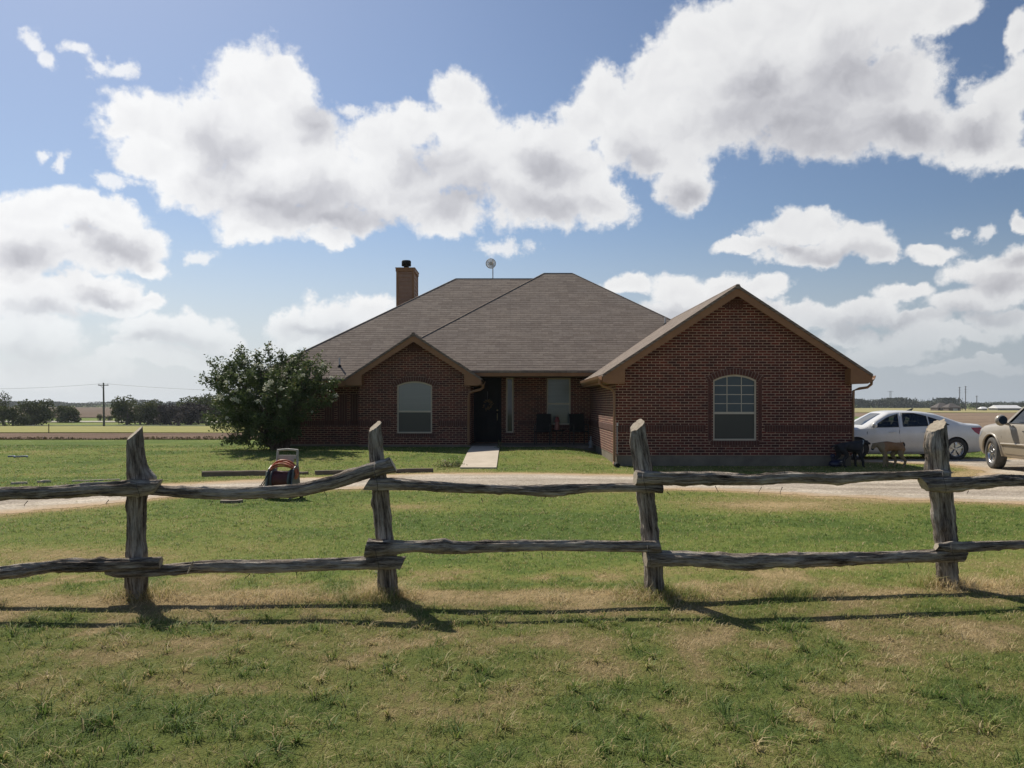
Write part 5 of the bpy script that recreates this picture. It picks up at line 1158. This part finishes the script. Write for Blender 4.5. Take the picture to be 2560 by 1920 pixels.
m = MB(); m.box((q.x-.95, 149.8, zt-.5), (q.x+.85, 149.92, zt-.36)); m.tube([(q.x-.6, 149.8, zt-.45), (q.x-.1, 149.85, zt-.95)], .03, 4); m.build('crossarm', MT['pole'], t)
m = MB()
for dx in (-.85, -.1, .75): m.tube([(q.x+dx, 149.85, zt-.36), (q.x+dx, 149.85, zt-.15)], .05, 6)
m.build('insulator', MT['pvc'], t)
def cable(a, b, sag, r, label):
    a = Vector(a); b = Vector(b); m = MB(); m.tube([a.lerp(b, k/24)-Vector((0, 0, sag*4*(k/24)*(1-k/24))) for k in range(25)], r, 4); o = m.build('power_cable', MT['iron']); origin(o); tag(o, label, 'cable', 'overhead cables on the utility pole'); return o
cable((q.x, 150, zt-.12), (q.x-62, 178, zt+.4), 1.0, .018, 'overhead cable running left from the utility pole'); cable((q.x, 150, zt-.12), (q.x+56, 138, zt-1), 1.0, .018, 'overhead cable running right from the utility pole')
for px, pt, lab in ((2399, 967, 'left one of the pair of tall thin power poles on the right horizon'), (2414, 965, 'right one of the pair of tall thin power poles on the right horizon'), (2442, 989, 'shorter pole standing among trees behind the small white roof')):
    d = 505; p = P(px, 1021, d); z0 = gzs(p.x, d); z1 = P(px, pt, d).z; t = thing('power_pole', lab, 'power pole', (p.x, d, z0), 0, 'power poles on the right horizon'); m = MB(); m.tube([(p.x, d, z0-.3), (p.x, d, z1)], [.26, .18], 6); m.build('pole', MT['pole'], t)
    m = MB()
    for k in range(3 if pt < 980 else 1): m.box((p.x-.8, d-.1, z1-.5-1.6*k), (p.x+.8, d+.1, z1-.35-1.6*k))
    m.build('crossarm', MT['pole'], t)
d = 820; p = P(2226, 1010, d); z0 = gzs(p.x, d); z1 = P(2226, 977, d).z; t = thing('lattice_mast', 'faint lattice mast above the distant woodland right of the house', 'mast', (p.x, d, z0)); m = MB()
for sx in (-1, 1):
    for sy in (-1, 1): m.tube([(p.x+sx*1.2, d+sy*1.2, z0), (p.x+sx*.5, d+sy*.5, z1)], .09, 4)
for k in range(9):
    z = z0+(z1-z0)*k/9; zz = z0+(z1-z0)*(k+1)/9; m.tube([(p.x-1.2+.07*k, d-1.1, z), (p.x+1.1-.07*k, d-1.1, zz)], .05, 4)
m.box((p.x-3, d-.1, z1-.9), (p.x+3, d+.1, z1-.7)); m.build('mast_frame', MT['pole'], t)
def far_house(x0, x1, d, dep, ht, apz, roof, wall, name, label, cat, hip=.35, door=None):
    z0 = gzs((x0+x1)/2, d); t = thing(name, label, cat, ((x0+x1)/2, d+dep/2, z0)); m = MB(); m.box((x0, d, z0-.3), (x1, d+dep, z0+ht)); m.build('wall', wall, t)
    m = MB(); o = .5; hx = (x1-x0)*hip; A = [(x0-o, d-o, z0+ht), (x1+o, d-o, z0+ht), (x1+o, d+dep+o, z0+ht), (x0-o, d+dep+o, z0+ht), (x0+hx, d+dep/2, z0+apz), (x1-hx, d+dep/2, z0+apz)]
    m.add(A, [(0, 1, 5, 4), (1, 2, 5), (2, 3, 4, 5), (3, 0, 4), (0, 3, 2, 1)]); m.build('roof', roof, t)
    for k, (a, b_, c, e) in enumerate(door or []): m = MB(); m.box((a, d-.06, z0+c), (b_, d, z0+e)); m.build('window' if k else 'garage_door', MT['farwhite'] if k == 0 else MT['glassdk'], t)
fx = lambda px, d: (px-1280)/F*d
far_house(fx(2345, 500), fx(2380, 500), 500, 9, 2.0, 4.9, MT['farroof'], MT['farbrick'], 'distant_house', 'distant house with a large brown hip roof on the right horizon', 'house', .38, [(fx(2352,500), fx(2355,500), .9, 2.0), (fx(2364,500), fx(2367,500), .9, 2.0)])
far_house(fx(2372, 492), fx(2402, 492), 492, 8, 2.1, 4.6, MT['farroof'], MT['farbrick'], 'distant_house', 'lower brown roofed building with a white garage door beside the distant house', 'house', .4, [(fx(2383,492), fx(2394,492), 0, 1.5)])
far_house(fx(2495, 520), fx(2554, 520), 520, 10, 1.5, 3.4, MT['barnroof'], MT['barnwall'], 'barn', 'long low barn with a white metal roof at the far right', 'barn', 0.0)
far_house(fx(2455, 515), fx(2468, 515), 515, 4, 1.3, 2.4, MT['barnroof'], MT['barnwall'], 'shed', 'tiny shed with a white roof among the distant trees', 'shed', .1)
# ================= haze =================
MT['haze'] = bpy.data.materials.new('haze'); MT['haze'].use_nodes = True; nt = MT['haze'].node_tree; nt.nodes.clear()
o_ = nt.nodes.new('ShaderNodeOutputMaterial'); v_ = nt.nodes.new('ShaderNodeVolumePrincipled'); v_.inputs['Color'].default_value = (.80,.88,.97,1); v_.inputs['Density'].default_value = .00014; v_.inputs['Anisotropy'].default_value = .3
L(nt, v_.outputs[0], o_.inputs['Volume']); m = MB(); m.box((-1600,-80,-4.2), (1600,1400,14)); struct(m.build('haze', MT['haze']), 'stuff')
# ================= light, sky, camera =================
AZ, EL = math.radians(-33), math.radians(48)
sd = Vector((math.sin(AZ)*math.cos(EL), math.cos(AZ)*math.cos(EL), math.sin(EL)))
sun = bpy.data.lights.new('sun', 'SUN'); sun.energy = 5.0; sun.angle = math.radians(.55); sun.color = (1, .92, .79); so = bpy.data.objects.new('sun', sun); COL.objects.link(so)
so.rotation_euler = sd.to_track_quat('Z', 'Y').to_euler(); so.location = (0, 0, 60)
W = bpy.data.worlds.new('World'); SC.world = W; W.use_nodes = True; nt = W.node_tree; nt.nodes.clear()
out = nt.nodes.new('ShaderNodeOutputWorld'); bg = nt.nodes.new('ShaderNodeBackground'); L(nt, bg.outputs[0], out.inputs[0]); SKY = .075; bg.inputs[1].default_value = SKY
sky = nt.nodes.new('ShaderNodeTexSky'); sky.sky_type = 'NISHITA'; sky.sun_disc = False; sky.sun_elevation = EL; sky.sun_rotation = AZ; sky.air_density = 1.0; sky.dust_density = .8; sky.ozone_density = 1.6
tc = N(nt, 'ShaderNodeTexCoord').outputs['Generated']; sp = N(nt, 'ShaderNodeSeparateXYZ'); L(nt, tc, sp.inputs[0])
az = mth(nt, 'ARCTAN2', sp.outputs[0], sp.outputs[1]); el = mth(nt, 'ARCSINE', sp.outputs[2])
cb = N(nt, 'ShaderNodeCombineXYZ'); L(nt, az, cb.inputs[0]); L(nt, el, cb.inputs[1]); p0 = cb.outputs[0]
def vm(op, a, b=None, s=None):
    n = nt.nodes.new('ShaderNodeVectorMath'); n.operation = op
    for i, v in enumerate((a, b)):
        if v is None: continue
        if hasattr(v, 'links'): L(nt, v, n.inputs[i])
        else: n.inputs[i].default_value = v
    if s is not None:
        if hasattr(s, 'links'): L(nt, s, n.inputs['Scale'])
        else: n.inputs['Scale'].default_value = s
    return n.outputs['Value'] if op == 'LENGTH' else n.outputs['Vector']
def wn(scale, detail, rough, vec=None, col=False, off=(0, 0, 0)):
    n = N(nt, 'ShaderNodeTexNoise'); n.inputs['Scale'].default_value = scale; n.inputs['Detail'].default_value = detail; n.inputs['Roughness'].default_value = rough
    v = vec or p0
    if any(off): v = vm('ADD', v, off)
    L(nt, v, n.inputs['Vector']); return n.outputs['Color' if col else 0]
w1 = vm('SUBTRACT', wn(9, 2, .5, None, True), (.5,.5,.5)); w2 = vm('SUBTRACT', wn(32, 4, .6, None, True, (3,1,0)), (.5,.5,.5))
pw_ = vm('ADD', vm('ADD', p0, vm('SCALE', w1, None, .050)), vm('SCALE', w2, None, .030))
sq = N(nt, 'ShaderNodeVectorMath'); sq.operation = 'MULTIPLY'; L(nt, pw_, sq.inputs[0]); sq.inputs[1].default_value = (1, 1, 0); pw_ = sq.outputs[0]
def dirv(x, y):
    dx = (x*S-1280)/F; dz = (HY-y*S)/F; return math.atan(dx), math.atan(dz/math.sqrt(1+dx*dx))
def blobs(lst, vec, k=.18):
    cur = None
    for (x, y, rx, ry) in lst:
        a, e = dirv(x, y); sc = math.cos(a); rax = 1.10*rx*S/F*sc*sc; ray = 1.10*ry*S/F*sc
        mp = nt.nodes.new('ShaderNodeVectorMath'); mp.operation = 'MULTIPLY_ADD'; L(nt, vec, mp.inputs[0]); mp.inputs[1].default_value = (1/rax, 1/ray, 0); mp.inputs[2].default_value = (-a/rax, -e/ray, 0)
        ln = vm('LENGTH', mp.outputs[0])
        cur = ln if cur is None else mth(nt, 'SMOOTH_MIN', cur, ln, k)
    return cur
CL = [(270,255,62,55),(330,270,75,60),(330,330,95,60),(430,290,90,70),(430,390,110,60),(530,200,85,80),(590,190,95,85),(600,150,70,45),(560,290,120,80),(640,290,110,80),(560,400,130,70),(590,470,130,50),(550,505,70,35),(690,370,130,80),(720,470,100,40),(720,515,45,28),(830,300,85,70),(850,400,130,75),(900,260,60,45),(985,190,55,50),(1000,250,85,60),(1040,340,130,90),(950,460,90,45),(1130,340,110,80),(1170,430,140,60),(1230,380,95,80),(1300,440,75,45),(1140,290,40,30),
 (1310,195,60,50),(1360,250,90,70),(1330,300,60,60),(1430,180,90,80),(1460,300,80,60),(1480,390,60,50),(1530,110,110,90),(1600,60,120,80),(1560,240,130,90),(1650,160,150,110),(1700,40,130,90),(1800,60,150,110),(1930,30,150,70),(1760,190,180,120),(1800,280,190,75),(1930,200,120,90),(1960,280,120,55),(2080,270,90,50),(2170,240,70,60),(2215,190,45,60),(2205,90,35,45),(2050,20,70,40),
 (60,455,105,50),(160,440,90,40),(220,470,90,45),(290,520,75,45),(200,540,140,45),(60,530,120,55),(320,575,50,22),(60,640,130,55),(200,620,110,35),(260,650,85,26),(70,720,120,45),(90,800,200,26),(330,770,160,20),(1780,690,120,25),(2000,735,170,22),(2150,640,80,40),(1950,640,60,25),(1870,775,150,14),(2100,800,140,16),(370,710,120,40),(450,725,70,30),(720,690,90,42),(640,705,70,32),(800,680,60,38),(550,750,40,20),(300,740,60,20),
 (1690,505,75,34),(1750,500,75,36),(1850,525,85,36),(1900,545,45,28),(1620,535,65,20),(1740,550,120,30),(1350,620,62,26),(1480,630,80,38),(1560,625,75,32),(1640,630,60,24),(1520,670,150,36),(1700,680,85,26),
 (2010,550,65,22),(2200,470,28,30),(2140,590,110,40),(2200,580,70,55),(1880,680,90,28),(2080,665,90,28),(1980,700,80,20),(2170,700,80,30),(1840,725,60,18),(2140,780,40,9),(1930,755,120,22),(1270,250,60,50),(1225,300,60,40),(1420,330,60,40),(2190,330,60,30),(30,500,60,60),(30,600,80,40),(330,640,40,16),(2120,300,110,45),(380,780,160,18),(120,790,150,22),(650,740,110,18)]
WISP = [(90,75,36,30),(118,112,28,26),(185,105,40,20),(225,130,34,22),(262,145,38,20),(135,343,18,22),(85,325,30,14),(440,545,52,18),(1090,530,70,20),(2118,492,22,24),(2068,490,18,16),(1225,255,40,30),(760,225,40,22),(1500,300,40,30),(2120,215,60,45),(250,395,40,18)]
f = blobs(CL, pw_)
n25 = wn(26, 7, .62, None, False, (5,2,1)); n60 = wn(70, 4, .6, None, False, (1,7,1))
dens = mth(nt, 'SUBTRACT', 1.0, f); dens = mth(nt, 'ADD', dens, mth(nt, 'MULTIPLY', mth(nt, 'SUBTRACT', n25, .5), .95)); dens = mth(nt, 'ADD', dens, mth(nt, 'MULTIPLY', mth(nt, 'SUBTRACT', n60, .5), .58))
mr = N(nt, 'ShaderNodeMapRange'); mr.interpolation_type = 'SMOOTHSTEP'; mr.inputs[1].default_value = -.12; mr.inputs[2].default_value = .30; L(nt, dens, mr.inputs[0]); cover = mr.outputs[0]
fw_ = blobs(WISP, pw_); dw = mth(nt, 'SUBTRACT', 1.0, fw_); dw = mth(nt, 'ADD', dw, mth(nt, 'MULTIPLY', mth(nt, 'SUBTRACT', n60, .5), 1.9)); dw = mth(nt, 'ADD', dw, mth(nt, 'MULTIPLY', mth(nt, 'SUBTRACT', n25, .5), .8))
mw = N(nt, 'ShaderNodeMapRange'); mw.interpolation_type = 'SMOOTHSTEP'; mw.inputs[1].default_value = -.05; mw.inputs[2].default_value = .75; mw.inputs[4].default_value = .85; L(nt, dw, mw.inputs[0]); cover = mth(nt, 'MAXIMUM', cover, mw.outputs[0])
# clouds beyond the frame (overhead and behind)
gen = wn(2.2, 6, .6, tc, False, (4, 4, 4)); mg = N(nt, 'ShaderNodeMapRange'); mg.interpolation_type = 'SMOOTHSTEP'; mg.inputs[1].default_value = .60; mg.inputs[2].default_value = .70; L(nt, gen, mg.inputs[0])
outf = mth(nt, 'MAXIMUM', mth(nt, 'GREATER_THAN', mth(nt, 'ABSOLUTE', az), .60), mth(nt, 'GREATER_THAN', el, .50)); cover = mth(nt, 'MAXIMUM', cover, mth(nt, 'MULTIPLY', mg.outputs[0], outf))
DK = [(640,435,170,42),(760,470,140,32),(480,330,70,50),(680,250,50,40),(1000,430,110,45),(1180,450,120,35),(930,350,70,40),(1180,360,60,40),(1700,260,190,75),(1760,320,170,50),(1620,180,80,50),(1850,160,110,60),(1930,290,110,40),(2100,290,90,25),(1380,330,50,40),(1480,410,50,25),(250,545,80,28),(60,560,90,30),(170,505,35,20),(120,670,90,20),(230,640,60,15),(380,740,110,20),(1800,560,110,20),(1700,545,60,16),(1520,680,160,22),(2160,620,90,25),(2100,690,110,20),(700,720,90,20),(2180,560,50,18),(60,760,120,30),(480,760,80,15),(1880,710,110,18)]
g = blobs(DK, pw_, .7); 
mr2 = N(nt, 'ShaderNodeMapRange'); mr2.interpolation_type = 'SMOOTHSTEP'; mr2.inputs[1].default_value = 1.75; mr2.inputs[2].default_value = -.1; L(nt, mth(nt, 'ADD', g, mth(nt, 'MULTIPLY', mth(nt, 'SUBTRACT', wn(10, 3, .45, None, False, (9,9,0)), .5), .3)), mr2.inputs[0])
relief = mth(nt, 'ADD', mth(nt, 'SUBTRACT', wn(14, 2, .5, pw_, False, (2,2,0)), wn(14, 2, .5, pw_, False, (2.008,1.978,0))), mth(nt, 'SUBTRACT', wn(38, 3, .5, pw_, False, (2,2,0)), wn(38, 3, .5, pw_, False, (2.003,1.991,0))))
rel = mth(nt, 'MULTIPLY', relief, .5)
thick = N(nt, 'ShaderNodeMapRange'); thick.inputs[1].default_value = .2; thick.inputs[2].default_value = .9; L(nt, mth(nt, 'SUBTRACT', 1.0, f), thick.inputs[0])
dark = mth(nt, 'ADD', mth(nt, 'MULTIPLY', mr2.outputs[0], .78), mth(nt, 'MULTIPLY', thick.outputs[0], .22)); dark = mth(nt, 'SUBTRACT', dark, rel, clamp=True)
k_ = 1/SKY
cr = ramp(nt, dark, [(0, (.88,.88,.88)), (.35, (.79,.79,.80)), (.7, (.60,.60,.63)), (1, (.46,.46,.495))])
cc = vm('SCALE', cr.outputs[0], None, k_)
left = N(nt, 'ShaderNodeMapRange'); left.inputs[1].default_value = -.55; left.inputs[2].default_value = .55; left.inputs[3].default_value = 1.02; left.inputs[4].default_value = .86; L(nt, az, left.inputs[0]); cc = vm('SCALE', cc, None, left.outputs[0])
tl = N(nt, 'ShaderNodeMapRange'); tl.inputs[1].default_value = -.1; tl.inputs[2].default_value = .6; tl.inputs[3].default_value = 1.0; tl.inputs[4].default_value = .80; L(nt, az, tl.inputs[0]); tint = vm('SCALE', mixc(nt, 1.0, sky.outputs[0], (.94, .99, 1.08), 'MULTIPLY'), None, tl.outputs[0])
hz = N(nt, 'ShaderNodeMapRange'); hz.interpolation_type = 'SMOOTHSTEP'; hz.inputs[1].default_value = .22; hz.inputs[2].default_value = .0; hz.inputs[3].default_value = 0; hz.inputs[4].default_value = .92; L(nt, el, hz.inputs[0])
lowf = N(nt, 'ShaderNodeMapRange'); lowf.interpolation_type = 'SMOOTHSTEP'; lowf.inputs[1].default_value = .015; lowf.inputs[2].default_value = .13; lowf.inputs[3].default_value = .12; lowf.inputs[4].default_value = .96; L(nt, el, lowf.inputs[0])
hcol = mixc(nt, mth(nt, 'MULTIPLY', mth(nt, 'ADD', az, .55), .9, clamp=True), (8.6,9.1,9.6), (5.0,5.6,6.3))
skyc = mixc(nt, hz.outputs[0], tint, hcol)
cmx = mixc(nt, mth(nt, 'MULTIPLY', cover, lowf.outputs[0]), skyc, cc)
L(nt, cmx, bg.inputs[0])
cam = bpy.data.cameras.new('camera'); cam.sensor_width = 36; cam.lens = 36*F/2560; cam.shift_y = (HY-960)/2560; cam.clip_start = .05; cam.clip_end = 20000
co = bpy.data.objects.new('camera', cam); COL.objects.link(co); co.location = (0, 0, EYE); co.rotation_euler = (math.pi/2, 0, 0); SC.camera = co
SC.view_settings.view_transform = 'Standard'; SC.view_settings.look = 'None'; SC.view_settings.exposure = .14; SC.view_settings.gamma = 1; SC.view_settings.use_curve_mapping = False
SC.cycles.use_denoising = True; SC.cycles.max_bounces = 6; SC.cycles.transparent_max_bounces = 12
W.cycles.sampling_method = 'MANUAL'; W.cycles.sample_map_resolution = 512
